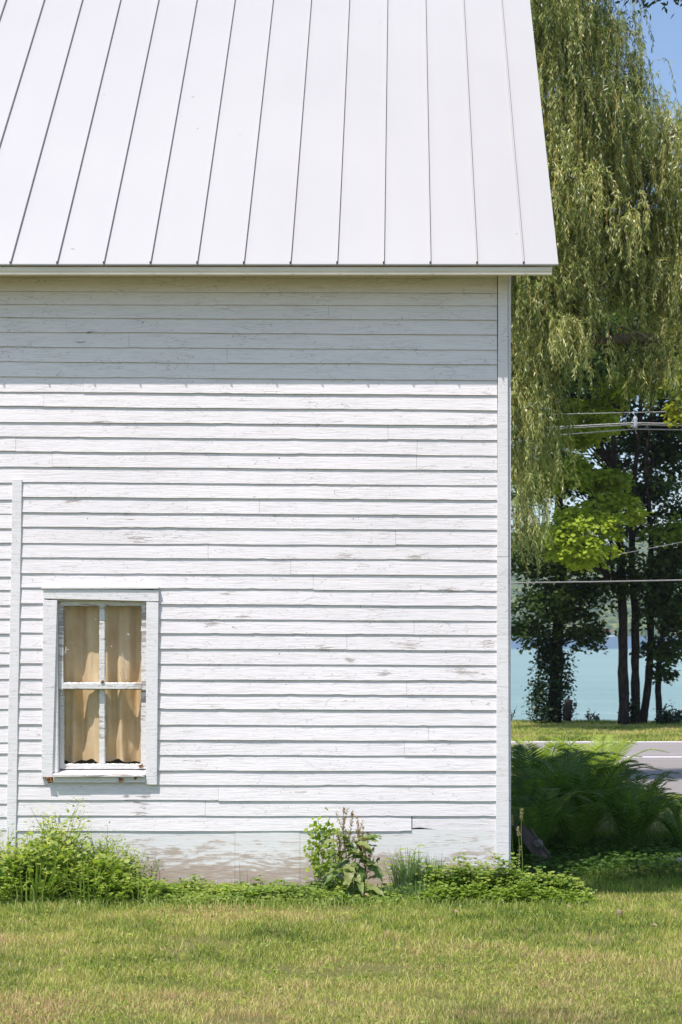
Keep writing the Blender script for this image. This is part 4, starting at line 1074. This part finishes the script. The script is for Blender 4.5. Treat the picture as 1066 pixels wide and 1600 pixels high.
FW = [(10, 1402, .24), (45, 1396, .26), (85, 1400, .27), (128, 1398, .30), (165, 1402, .26), (205, 1400, .23), (240, 1398, .18)]
for i, (px, py, h_) in enumerate(FW):
    X, Y = gpt(px, py + 10); leafy("low_weed", ["pale fresh low weed at the front left corner of the thicket", "small light green weed in the front of the thicket beside the bare soil patch", "broad low light green weed below the window's left casing", "tallest of the low front weeds, below the window's middle", "low front weed below the window's right casing", "small low weed to the right of the window, front of the thicket", "lowest front weed where the thicket meets the ground cover"][i], "weed", X, Y, h_, 12, .14, .034, 'weedy', "pale low weeds along the front of the thicket", trifol=True, dens=20, lean=.5, tone=.45)
# climbing stem with pale leaves at the top of the thicket
leafy("pale_vine", "pale leafed vine topping the left thicket against the siding", "vine", wx(84), YW - .09, .62, 4, .05, .042, 'weedy', dens=18, lean=.12, tone=.6, low=.7, wratio=.8)
GT = [(25, .34, 70, .18, "arching bright grass clump at the left edge of the thicket"), (70, .42, 80, .16, "bright grass clump in front of the tall weeds, left half"), (112, .44, 80, .16, "bright arching grass clump in front of the tallest weed"),
      (150, .40, 70, .15, "bright grass clump below the window's centre"), (195, .30, 60, .13, "short grass clump below the window's right casing"), (232, .24, 34, .10, "small dark grass clump at the thicket's right end")]
for i, (px, h_, n_, sp_, lab) in enumerate(GT):
    tuft("long_grass", lab, wx(px) * .975, YW - .50 - .12 * (i % 2), h_, int(n_ * 1.5), sp_ * 1.3, 'blade', .0100, 1.25, "long grass clumps in the left thicket", .5)
tuft("long_grass", "group of tall upright blades standing out of the thicket under the window's right casing", wx(176), YW - .25, .60, 9, .06, 'blade', .010, .35, "long grass clumps in the left thicket", .35)
tuft("grass_stalks", "two thin dark grass stalks rising highest in front of the siding below the window", wx(140), YW - .12, .68, 4, .10, 'blue', .004, .1, None, .1)
# sprigs with tiny leaves right of the thicket
for (px, h_, lab) in ((222, .40, "airy sprig with tiny dark leaves, first to the right of the thicket"), (240, .36, "airy sprig with tiny dark leaves in the middle of its group"), (254, .33, "airy sprig with tiny leaves, rightmost of its group")):
    leafy("airy_sprig", lab, "sprig", wx(px), YW - .12, h_, 3, .03, .022, 'ivy', "airy sprigs before the plywood skirt", dens=16, lean=.15, tone=.8, low=.25, wratio=.6)
for (px, h_, lab) in ((379, .24, "thin bent stalk before the plywood skirt"), (393, .22, "thin upright stalk right of the bent one"), (366, .20, "thin stalk leaning left at the skirt seam")):
    tuft("bare_stalk", lab, wx(px), YW - .12, h_, 2, .02, 'blue', .0045, .15, "bare stalks before the plywood skirt", .1, "stalk")
leafy("yellow_weed", "small yellow green weed in the ground cover left of the skirt seam", "weed", wx(308), YW - .12, .13, 4, .03, .035, 'weedy', dens=8, tone=.9)
for (px, py, lab) in ((350, 1404, "light green rosette weed in the middle of the ground cover"), (395, 1402, "light green rosette weed right of the one in the middle"), (300, 1396, "light green rosette weed left of the one in the middle"), (445, 1404, "light green rosette weed left of the dock plant")):
    X, Y = gpt(px, py); leafy("rosette_weed", lab, "weed", X, Y, .09, 9, .10, .034, 'weedy', "rosette weeds in the ground cover", trifol=True, dens=14, lean=.7, tone=.6)

# dock plant: big wavy leaves below, rusty seed spikes above
dx, dy = wx(546), YW - .36
dock = empty("dock_plant", (dx, dy, gz(dx, dy)), "tall curly dock plant with rusty seed spikes and large leaves against the skirt", "dock plant")
sm = MB(); sd_ = LB()
tops = [(536, 1262), (548, 1266), (526, 1300), (560, 1276), (571, 1292), (577, 1300), (583, 1325), (590, 1340)]
for i, (px, py) in enumerate(tops):
    tp_ = Vector(pt(px, py, dy + R.uniform(-.08, .08))); b_ = Vector((dx + (tp_.x - dx) * .35 + R.uniform(-.03, .03), dy + R.uniform(-.04, .04), 0)); p = [b_.lerp(tp_, t_ / 7) + Vector((.012 * math.sin(t_ + i), 0, 0)) for t_ in range(8)]
    sm.tube(p, [.0045 - .0032 * t_ / 7 for t_ in range(8)], 5)
    n = 360; ts = 1 - NR.random(n) ** 1.1 * .46; P = np.array([tuple(at(p, t_)) for t_ in ts]) + NR.normal(size=(n, 3)) * (.003 + .016 * (1 - ts))[:, None]
    keep = np.sin(ts * 60 + i) > -.45; n = keep.sum()
    sd_.leaves(P[keep], rdir(n, -.3), rdir(n), NR.uniform(.007, .013, n), NR.uniform(.005, .009, n), np.clip(NR.normal(size=n) * .25 + .35 + .5 * (1 - ts[keep]), 0, 1), fold=.2)
    for q_ in range(3):   # side spikes
        t0_ = R.uniform(.5, .8); a_ = at(p, t0_); e_ = a_ + Vector((R.uniform(-.05, .05), R.uniform(-.03, .03), R.uniform(.06, .13))); sm.tube([a_, a_.lerp(e_, .5) + Vector((R.uniform(-.006, .006), 0, 0)), e_], [.0015, .0012, .0008], 4)
        n = 70; f_ = NR.uniform(.2, 1, (n, 1)); P = np.array(a_) * (1 - f_) + np.array(e_) * f_ + NR.normal(size=(n, 3)) * .005
        sd_.leaves(P, rdir(n, -.3), rdir(n), NR.uniform(.005, .010, n), NR.uniform(.004, .007, n), np.clip(NR.normal(size=n) * .25 + .4, 0, 1), fold=.2)
sm.build("stem", M['dock'], dock); sd_.build("seed_spikes", M['docks'], dock)
def bigleaf(parent, base, tip, width, tone, mat, droop=.25, seed=0, fold=.35, name="leaf"):
    base, tip = Vector(base), Vector(tip); d = tip - base; L_ = d.length
    side = d.cross(Vector((0, -.35, 1))).normalized() if abs(d.normalized().z) < .97 else Vector((1, 0, 0))
    nrm = side.cross(d).normalized(); m = MB(); n = 12; v = []
    if nrm.z < 0: nrm = -nrm
    for i in range(n + 1):
        t = i / n; w_ = width * (math.sin(math.pi * min(1, t ** .8 * 1.0)) ** .75 * (1 - .25 * t) + (.03 if t < .1 else .0)) * .5
        c = base + d * t + nrm * (L_ * droop * math.sin(math.pi * t) * .6)
        for k_ in (-1, -.5, 0, .5, 1):
            wv_ = .10 * width * math.sin(t * 19 + seed + k_ * 2) * abs(k_) + abs(k_) * w_ * fold
            v.append(tuple(c + side * w_ * k_ + nrm * wv_))
    f = [(i * 5 + k_, i * 5 + k_ + 1, i * 5 + k_ + 6, i * 5 + k_ + 5) for i in range(n) for k_ in range(4)]
    m.t = tone; m.add(v, f); return m.build(name, mat, parent, smooth=True)
c_ = lambda px, py, o=0: pt(px, py, dy + o)
for i, (a, b, w_, tn, o) in enumerate([
    ((548, 1372), (544, 1384), .085, .95, -.22), ((545, 1350), (546, 1383), .085, .95, -.20), ((560, 1375), (567, 1400), .05, .7, -.25), ((572, 1388), (604, 1405), .055, .85, -.25),
    ((540, 1375), (512, 1352), .045, .6, -.1), ((535, 1345), (508, 1326), .05, .75, -.05), ((538, 1360), (505, 1385), .055, .45, -.12), ((555, 1340), (582, 1350), .06, .4, -.05),
    ((552, 1350), (570, 1380), .07, .25, -.1), ((575, 1352), (598, 1378), .075, .55, -.12), ((548, 1345), (520, 1370), .06, .2, .0), ((560, 1330), (590, 1322), .045, .6, 0),
    ((540, 1330), (515, 1345), .045, .7, -.05), ((556, 1388), (545, 1404), .06, .15, -.2), ((545, 1320), (530, 1305), .03, .6, 0), ((552, 1315), (566, 1335), .035, .5, 0), ((545, 1395), (520, 1402), .05, .3, -.2), ((566, 1362), (556, 1398), .065, .2, -.15)]):
    bigleaf(dock, c_(*a, o * .5), c_(*b, o), w_, tn, M['dock'], .2, i)
for q_ in range(44):
    a_ = Vector(c_(548 + R.uniform(-20, 28), R.uniform(1308, 1385), R.uniform(-.12, .06))); e_ = a_ + Vector((R.choice((-1, 1)) * R.uniform(.05, .11), R.uniform(-.09, .02), R.uniform(-.05, .05)))
    bigleaf(dock, a_, e_, R.uniform(.045, .075), R.uniform(.3, 1.0), M['dock'], .2, q_)
# pale climber to the left of the dock, tight against the wall
vx = wx(500); vine = empty("climbing_weed", (vx, YW - .16, 0), "round leafed climbing weed left of the dock plant, casting a shadow on the skirt", "vine")
sm = MB(); L = LB()
for (bx_, tx_, ty_) in ((512, 486, 1290), (508, 500, 1282), (512, 515, 1276), (515, 520, 1292), (505, 480, 1312), (512, 497, 1305), (514, 526, 1300)):
    p0 = Vector((wx(bx_), YW - .18, 0)); p1 = Vector(pt(tx_, ty_, YW - .10 - R.uniform(0, .05))); p = [p0.lerp(p1, t_ / 6) + Vector((.02 * math.sin(t_ * 1.1 + tx_), 0, 0)) for t_ in range(7)]
    sm.tube(p, .002, 4)
    n = 46; ts = NR.uniform(.35, 1.05, n); P = np.array([tuple(at(p, min(1, t_))) for t_ in ts]) + NR.normal(size=(n, 3)) * np.array([.03, .015, .028])
    P[:, 1] = np.minimum(P[:, 1], YW - .03); d = rdir(n, -.1, .7); nr = rdir(n) * .5 + np.array([-.3, -.6, .6]); sz = NR.uniform(.022, .048, n)
    L.leaves(P, d, np.cross(nr, d), sz, sz * .85, np.clip(.45 + NR.normal(size=n) * .2, 0, 1), fold=.15, widest=.5)
sm.build("stem", M['weed'], vine); L.build("leaves", M['weedy'], vine)
# lobed pale leaves right of the dock
lob = empty("lobed_weed", (wx(632), YW - .2, 0), "pale lobed leaf weed between the dock plant and the bluish grass tuft", "weed")
sm = MB()
for i, (a, b) in enumerate([((618, 1400), (650, 1325)), ((615, 1400), (622, 1332)), ((612, 1400), (600, 1345)), ((618, 1398), (640, 1345))]):
    p0, p1 = Vector(pt(*a, YW - .25)), Vector(pt(*b, YW - .18)); sm.tube([p0, p0.lerp(p1, .5) + Vector((.01, 0, .01)), p1], [.003, .0025, .0015], 5)
    for k_ in range(7):
        t_ = .55 + .45 * k_ / 6; q0 = p0.lerp(p1, t_); s_ = -1 if k_ % 2 else 1
        bigleaf(lob, q0, q0 + Vector((s_ * .045 + .02, R.uniform(-.03, .01), R.uniform(-.005, .03))), .026, R.uniform(.3, .8), M['weedy'], .2, k_, name="leaflet")
sm.build("stem", M['weed'], lob)
for i, (px, h_, n_, sp_, lab) in enumerate([(638, .36, 120, .12, "bluish grass tuft right of the dock plant, left and taller half"), (668, .33, 110, .12, "bluish grass tuft right of the dock plant, right half"), (606, .14, 40, .08, "small bluish grass tuft at the dock plant's foot"), (655, .18, 60, .16, "low spreading bluish tuft in front of the taller ones")]):
    tuft("bluish_grass", lab, wx(px), YW - [.26, .30, .5, .5][i], h_ * 1.05, int(n_ * 2.2), sp_, 'blue', .0070, .75, "bluish grass tufts by the dock plant", .55)
# celery leafed clump at the corner of the barn
CW = [(690, .27, "low celery leafed weed beside the bluish grass tuft"), (722, .33, "celery leafed weed, second from the bluish grass tuft"), (755, .22, "celery leafed weed in front of the skirt near the corner"), (788, .32, "celery leafed weed in front of the corner board"),
      (820, .22, "celery leafed weed just past the corner board"), (850, .22, "celery leafed weed at the right end of the row, beside the shade"), (872, .09, "smallest celery leafed weed, last before the shade")]
for i, (px, h_, lab) in enumerate(CW):
    leafy("celery_weed", lab, "weed", wx(px), YW - [.34, .40, .36, .42, .38, .40, .42][i], h_, 15, .15, .038, 'weed', "celery leafed weeds at the barn corner", trifol=True, dens=19, lean=.35, tone=.42, low=.25)
    leafy("celery_weed", lab.replace("celery leafed weed", "low front celery weed"), "weed", wx(px) + .03, YW - .60 + .05 * (i > 4), h_ * .55, 11, .13, .032, 'weedy', "celery leafed weeds at the barn corner", trifol=True, dens=15, lean=.5, tone=.28, low=.2)
leafy("broad_leaf_weed", "small broad leafed sprig against the corner board", "weed", wx(748), YW - .14, .34, 4, .05, .05, 'weed', dens=11, lean=.3, tone=.35, low=.6, wratio=.65)
leafy("broad_leaf_weed", "small broad leafed sprig right of the other one, touching the corner board", "weed", wx(775), YW - .14, .31, 3, .04, .042, 'weedy', dens=9, lean=.3, tone=.4, low=.6, wratio=.6)
# seed stalks past the corner
for (px0, px1, py, lab) in ((803, 800, 1275, "seed stalk standing closest to the corner board"), (816, 815, 1264, "tallest seed stalk past the corner board"), (813, 810, 1292, "short seed stalk between the two taller ones"), (811, 812, 1322, "shortest beaded seed stalk past the corner board")):
    Yp = YW + .05; b_ = Vector(((px0 - 630) * Yp / F, Yp, 0)); e_ = Vector(pt(px1, py, Yp)); s_ = empty("seed_stalk", tuple(b_), lab, "seed stalk", "seed stalks past the barn corner")
    m = MB(); p = [b_.lerp(e_, t_ / 6) + Vector((.004 * math.sin(t_ * 1.3 + px0), 0, 0)) for t_ in range(7)]; m.tube(p, [.0034, .0032, .003, .0028, .0024, .002, .0012], 5); m.t = .6; m.build("stem", M['blade'], s_)
    L = LB(); n = 130; ts = 1 - NR.random(n) * (.13 if py < 1300 else .6); P = np.array([tuple(at(p, t_)) for t_ in ts]) + NR.normal(size=(n, 3)) * .0042
    L.leaves(P, rdir(n, .8), rdir(n), NR.uniform(.007, .014, n), NR.uniform(.003, .005, n), NR.random(n)); L.build("seed_head", M['seed'], s_)
tuft("dry_grass", "pale curved grass blades beside the foot of the corner board", wx(800), YW + .04, .20, 12, .05, 'blue', .005, 1.3, None, .9)

# ------------------------------------------------------------------ ferns behind the corner
def fern(x, y, h, nf, label, group="ferns behind the barn corner", tone=.35, name="fern"):
    z0 = gz(x, y); root = empty(name, (x, y, z0), label, "fern", group); L = LB(); st = MB()
    for i in range(nf):
        a = 6.283 * i / nf + R.uniform(-.3, .3); ln = h * R.uniform(.75, 1.15); arch = R.uniform(.45, .95)
        K = 26; t = np.linspace(0, 1, K)
        r = ln * arch * (t ** 1.5); z = ln * (np.sin(np.minimum(t * 1.45, 1.75)) * (1 - .18 * arch) - .22 * arch * t ** 4)
        path = np.stack([x + np.cos(a) * (.05 + r), y + np.sin(a) * (.05 + r), z0 + z], 1)
        T = np.gradient(path, axis=0); T /= np.linalg.norm(T, axis=1, keepdims=True)
        side = np.array([-math.sin(a), math.cos(a), 0.]); N_ = np.cross(T, side)
        ts = np.linspace(.14, .995, 28); idx = ts * (K - 1); i0 = np.minimum(idx.astype(int), K - 2); fr_ = (idx - i0)[:, None]
        P = path[i0] * (1 - fr_) + path[i0 + 1] * fr_; TT = T[i0]; NN = N_[i0]
        pl = ln * .21 * np.sin(np.pi * np.clip((ts - .04) / .99, 0, 1) ** .80) ** .8 + .008
        tn = np.clip(tone + R.uniform(-.25, .42) + NR.normal(size=28) * .07, 0, 1)
        for s_ in (-1, 1):
            D = side * s_ + TT * .80 - NN * .0 + np.array([0, 0, -.18]) + NR.normal(size=(28, 3)) * .05
            D /= np.linalg.norm(D, axis=1, keepdims=True)
            # pinna as a narrow arching leaf plus toothed leaflets along it
            L.leaves(P, D, TT, pl, pl * .085 + .003, tn, fold=.12, widest=.35)
            for q_ in (.22, .4, .58, .75):
                Pq = P + D * (pl * q_)[:, None]
                for u_ in (-1, 1): L.leaves(Pq, TT * u_ + D * .5, D, pl * .062 * (1.15 - q_), pl * .030 + .002, tn, widest=.5)
        st.t = .25; st.tube([tuple(p) for p in path[::5]] , .0032, 4, False)
    st.build("stalks", M['weed'], root); L.build("fronds", M['fern'], root)
FN = [(.98, 13.6, .78, "fern growing closest to the barn corner, beside the leaning board"), (1.35, 14.0, .80, "front fern, second from the barn corner"), (1.78, 14.1, .78, "front fern in the middle of the bank"), (2.22, 14.2, .72, "front fern near the right edge of the photo"), (2.62, 14.6, .75, "front fern at the far right edge"),
      (1.05, 14.5, .95, "tall fern behind the one nearest the barn corner"), (1.50, 14.8, 1.0, "tall fern in the second row, left of centre"), (1.95, 15.0, .95, "tall fern in the second row, right of centre"), (2.42, 15.4, .72, "lower fern in the second row beside the drive"), (3.0, 15.6, .62, "fern beyond the right edge of the second row"),
      (1.15, 15.6, 1.05, "fern in the third row nearest the barn"), (1.65, 16.0, 1.05, "fern in the third row centre"), (2.1, 16.3, 1.0, "fern in the third row right"), (1.3, 17.2, 1.1, "dark fern in the back row nearest the barn")]
for x, y, h_, lab in FN: fern(x, y, h_ * (.76 if x < 1.9 else .55), 16, lab)
for x, y, h_, lab in ((1.55, 19.6, 1.15, "sunlit yellow green fern in the back row, nearest the barn"), (1.85, 19.9, 1.15, "sunlit yellow green fern in the back row, middle one"), (2.12, 19.6, 1.2, "sunlit yellow green fern in the back row, tallest")):
    fern(x, y, h_ * .76, 16, lab, tone=1.0)
# dim ground cover in front of the ferns
L = LB(); N = 7000; X = NR.uniform(.85, 4.5, N); Y = NR.uniform(12.6, 14.4, N); P = np.stack([X, Y, NR.uniform(.01, .10, N)], 1); d = rdir(N, 0, .3); nr = rdir(N) * .5 + np.array([0, 0, 1.])
for ang in (-.9, 0, .9):
    d2 = np.stack([d[:, 0] * math.cos(ang) - d[:, 1] * math.sin(ang), d[:, 0] * math.sin(ang) + d[:, 1] * math.cos(ang), d[:, 2]], 1)
    L.leaves(P, d2, np.cross(nr, d2), .03, .02, NR.random(N) * .6, fold=.2, widest=.6)
tag(L.build("shade_ground_cover", M['fern']), "dim leafy ground cover in the shade at the foot of the ferns", "ground cover", kind='stuff')

# ------------------------------------------------------------------ wires and small things
def wire(name, label, pts, r, mat, group=None, twist=False):
    m = MB(); P_ = [Vector(p) for p in pts]; path = []
    for i in range(len(P_) - 1):
        for k_ in range(24 if not twist else 160): path.append(P_[i].lerp(P_[i + 1], k_ / (24 if not twist else 160)))
    path.append(P_[-1])
    if twist:
        for ph in (0, 2.09, 4.19):
            m.tube([p + Vector((0, math.cos(i * 1.05 + ph), math.sin(i * 1.05 + ph))) * r * .8 for i, p in enumerate(path)], r * .75, 5)
    else: m.tube(path, r, 6)
    root = m.build(name, M[mat], smooth=True); return tag(root, label, "power line", group)
a = pt(660, 912.5, 24); b = pt(930, 909, 24); c = pt(1200, 904, 24); e = pt(1700, 880, 24); z_ = pt(300, 914, 24)
wire("service_cable", "thick twisted service cable crossing low in front of the lake trees", [z_, a, b, c, e], .0068, 'cable', None, True)
YWR = 39.0
for i, (p0, p1, p2, lab) in enumerate([((700, 676), (992, 660.5), (1300, 667), "upper of the paired wires meeting at the grey insulator"), ((700, 679), (992, 663), (1300, 671), "lower of the paired wires meeting at the grey insulator"), ((700, 692), (992, 670), (1300, 674), "lowest wire of the bundle, hanging just below the grey insulator")]):
    def off_(p, k_): return tuple(Vector(pt(*p, YWR)) + Vector((0, k_ * .03, 0)))
    wire("power_wire", lab, [off_(p0, i), off_(p1, i), off_(p2, i)], .0105, 'cablew', "overhead wires by the road")
wire("power_wire", "thin single wire above the insulator", [pt(700, 651, 40), pt(1050, 643, 40), pt(1400, 634, 40)], .0065, 'cablew', "overhead wires by the road")
wire("power_wire", "thin slanting wire in the treetops well below the insulator", [pt(968, 866, 45), pt(975, 864.5, 45), pt(1066, 847, 45), pt(1400, 786, 45)], .007, 'cable', "overhead wires by the road")
ins = empty("wire_insulator", pt(993, 665, YWR), "grey porcelain insulator holding the bundle of wires in mid air", "insulator")
m = MB(); c = Vector(pt(993, 665, YWR)) + Vector((0, .03, 0)); 
m.tube([c + Vector((-.005, 0, .20)), c + Vector((0, 0, .15)), c + Vector((.005, 0, .10)), c + Vector((.01, 0, .05)), c + Vector((.01, 0, 0)), c + Vector((0, 0, -.05))], [.03, .055, .035, .06, .04, .055], 10); m.build("body", M['ceramic'], ins, smooth=True)
m = MB(); m.tube([c + Vector((-.10, 0, -.02)), c + Vector((.12, 0, .03))], .022, 8); m.build("clamp", M['cable'], ins)
m = MB(); m.tube([c + Vector((0, 0, -.04)), c + Vector((.01, 0, -.12)), c + Vector((.03, 0, -.17))], .012, 6); m.build("hanger", M['cable'], ins)

M["dstone"] = simple("dull_grey_stone", (.20, .18, .165), .9, .1, 0, .3, 14, .6)
# leaning beam, plank and stones past the corner
Yb = 13.35
beam = empty("leaning_beam", pt(846, 1345, Yb), "old grey timber beam leaning against the gable wall past the corner", "beam")
p0 = Vector(pt(851, 1347, Yb - .05)); p1 = Vector(pt(790, 1262, Yb + .25)); d = (p1 - p0); ax = d.normalized(); sd = ax.cross(Vector((0, 1, 0))).normalized(); nn = sd.cross(ax)
def beambox(m, a, b, w, t, o=0.0):
    q_ = []
    for P_ in (p0 + d * a, p0 + d * b):
        for u_, v_ in ((-1, -1), (1, -1), (1, 1), (-1, 1)): q_.append(tuple(P_ + sd * (w * u_ * .5 + o) + nn * t * v_ * .5))
    m.hexa(q_)
m = MB(); beambox(m, 0, 1.15, .085, .09); m.build("beam", M['wood'], beam, bevel=.004)
for k_ in range(3):
    m = MB(); beambox(m, .32 + k_ * .035, .338 + k_ * .035, .092, .097); m.build("band", M['wood'], beam)
m = MB(); beambox(m, .04, .52, .02, .07, -.06); m.build("side_slat", M['wood'], beam, bevel=.003)
def rock(name, label, px, py, r, Y, sc=(1, .8, .6), mat='stone', grp=None):
    m = MB(); c = Vector(pt(px, py, Y)); n1, n2 = 12, 8; v = [tuple(c + Vector((0, 0, r * sc[2])))]
    for j in range(1, n2):
        for i in range(n1):
            th = math.pi * j / n2; ph = 2 * math.pi * i / n1; q_ = Vector((math.sin(th) * math.cos(ph), math.sin(th) * math.sin(ph), math.cos(th)))
            k_ = 1 + .35 * mnoise.noise(q_ * 1.8 + Vector((px, 0, 0))); v.append(tuple(c + Vector((q_.x * sc[0], q_.y * sc[1], q_.z * sc[2])) * r * k_))
    v.append(tuple(c - Vector((0, 0, r * sc[2])))); f = [(0, 1 + i, 1 + (i + 1) % n1) for i in range(n1)]
    for j in range(n2 - 2):
        for i in range(n1): a_ = 1 + j * n1 + i; b_ = 1 + j * n1 + (i + 1) % n1; f.append((a_, a_ + n1, b_ + n1, b_))
    e_ = len(v) - 1; f += [(e_, 1 + (n2 - 2) * n1 + (i + 1) % n1, 1 + (n2 - 2) * n1 + i) for i in range(n1)]
    m.add(v, f); return tag(m.build(name, M[mat]), label, "stone", grp)
rock("stone", "rounded grey stone resting on the leaning beam", 841, 1318, .038, Yb - .06, (1, .8, .9), "dstone")
rock("stone", "small white stone lying in the shade past the barn corner", 838, 1368, .035, 12.75, (1.4, .9, .55))
rock("stone", "grey stone at the right edge of the shade beside the ferns", 1062, 1346, .06, 13.5, (1.6, 1, .5))
m = MB(); X0, Y0 = gpt(822, 1368); m.box(X0, X0 + .36, Y0, Y0 + .12, -.01, .022); tag(m.build("fallen_plank", M['wood'], bevel=.004), "weathered plank lying flat in the shade behind the white stone", "plank")
# short broken stub on the lawn
X0, Y0 = gpt(968, 1436); stub = MB(); zz0 = gz(X0, Y0)
stub.tube([(X0, Y0, zz0 - .01), (X0 + .001, Y0, zz0 + .02), (X0 + .002, Y0, zz0 + .042), (X0 + .004, Y0, zz0 + .047)], [.019, .017, .019, .012], 10, True, .5)
tag(stub.build("broken_stub", M['litter'], smooth=True), "short pale broken stub poking out of the lawn at the right", "stub")
# bare earth lump in the left thicket
rock("soil_lump", "dark lump of bare earth at the front left of the weed thicket", 28, 1398, .06, gpt(28, 1404)[1], (2.4, 1, .5), 'wood')
for (px, py, lab) in ((568, 1413, "curled reddish dead leaf at the foot of the dock plant"), (884, 1432, "small brown dead leaf on the lawn near the shade"), (708, 1440, "brown dead leaf on the bare patch of lawn"), (1018, 1462, "tan dead leaf on the lawn at the right")):
    X0, Y0 = gpt(px, py); lf = bigleaf(None, (X0, Y0, .05), (X0 + .035, Y0 - .02, .055), .03, .6, M['litter'], .4, px, .6, "dead_leaf"); tag(lf, lab, "dead leaf", "dead leaves on the ground")
# far shore: cottages and a moored boat
def cottage(px, w_, h_, wall, roofc, lab):
    X, Y = pt(px, 990, 1503)[0], 1503; r_ = empty("lakeside_cottage", (X, Y, -3.2), lab, "cottage", "cottages on the far shore")
    m = MB(); m.box(X - w_ / 2, X + w_ / 2, Y, Y + 8, -3.2, h_ - 3.2); m.build("wall", wall, r_)
    m = MB(); z_ = h_ - 3.2; a = w_ / 2 + .4; m.add([(X - a, Y - .4, z_), (X + a, Y - .4, z_), (X + a, Y + 4, z_ + 2.6), (X - a, Y + 4, z_ + 2.6), (X - a, Y + 8.4, z_), (X + a, Y + 8.4, z_)], [(0, 1, 2, 3), (3, 2, 5, 4), (0, 3, 4), (1, 5, 2)]); m.build("roof", roofc, r_)
    for k_ in (-.28, .28): m = MB(); m.box(X + k_ * w_ - .5, X + k_ * w_ + .5, Y - .05, Y, -3.2 + h_ * .35, -3.2 + h_ * .75); m.build("window", M['dark'], r_)
rd = simple("red_roof_shingles", (.32, .08, .06)); gr_ = simple("grey_roof_shingles", (.25, .25, .27)); wt = simple("cottage_white_paint", (.7, .7, .68))
cottage(951, 6, 4.2, wt, rd, "tiny white cottage with a red roof across the lake"); cottage(958, 5, 3.4, wt, gr_, "tiny white cottage with a grey roof across the lake"); cottage(818, 7, 4.5, wt, gr_, "tiny grey roofed cottage across the lake beside the barn corner")
X, Y = pt(957, 992, 1450)[0], 1450; bt = empty("moored_boat", (X, Y, -3.26), "tiny blue and white boat moored off the far shore", "boat")
m = MB(); m.add([(X - 4, Y, -3.3), (X + 3, Y, -3.3), (X + 4, Y, -2.3), (X - 4.2, Y, -2.3), (X - 4, Y + 2, -3.3), (X + 3, Y + 2, -3.3), (X + 4, Y + 2, -2.3), (X - 4.2, Y + 2, -2.3)], [(0, 1, 2, 3), (7, 6, 5, 4), (3, 2, 6, 7), (1, 5, 6, 2), (0, 3, 7, 4)]); m.build("hull", wt, bt)
m = MB(); m.box(X - 2, X + .5, Y + .4, Y + 1.6, -2.3, -1.0); m.build("cabin", simple("boat_blue", (.10, .2, .4)), bt)

# the air over the lake
hz = MB(); hz.box(-650, 950, -62, 2010, -5.6, 130)
hm = bpy.data.materials.new("lake_haze"); hm.use_nodes = True; hn = hm.node_tree.nodes; hn.remove(hn["Principled BSDF"])
pv = hn.new("ShaderNodeVolumePrincipled"); pv.inputs['Color'].default_value = (.85, .90, 1.0, 1); pv.inputs['Density'].default_value = .0002; pv.inputs['Anisotropy'].default_value = .2
hm.node_tree.links.new(pv.outputs[0], hn["Material Output"].inputs['Volume'])
tag(hz.build("haze", hm), "thin summer haze over the lake", "haze", kind='stuff')
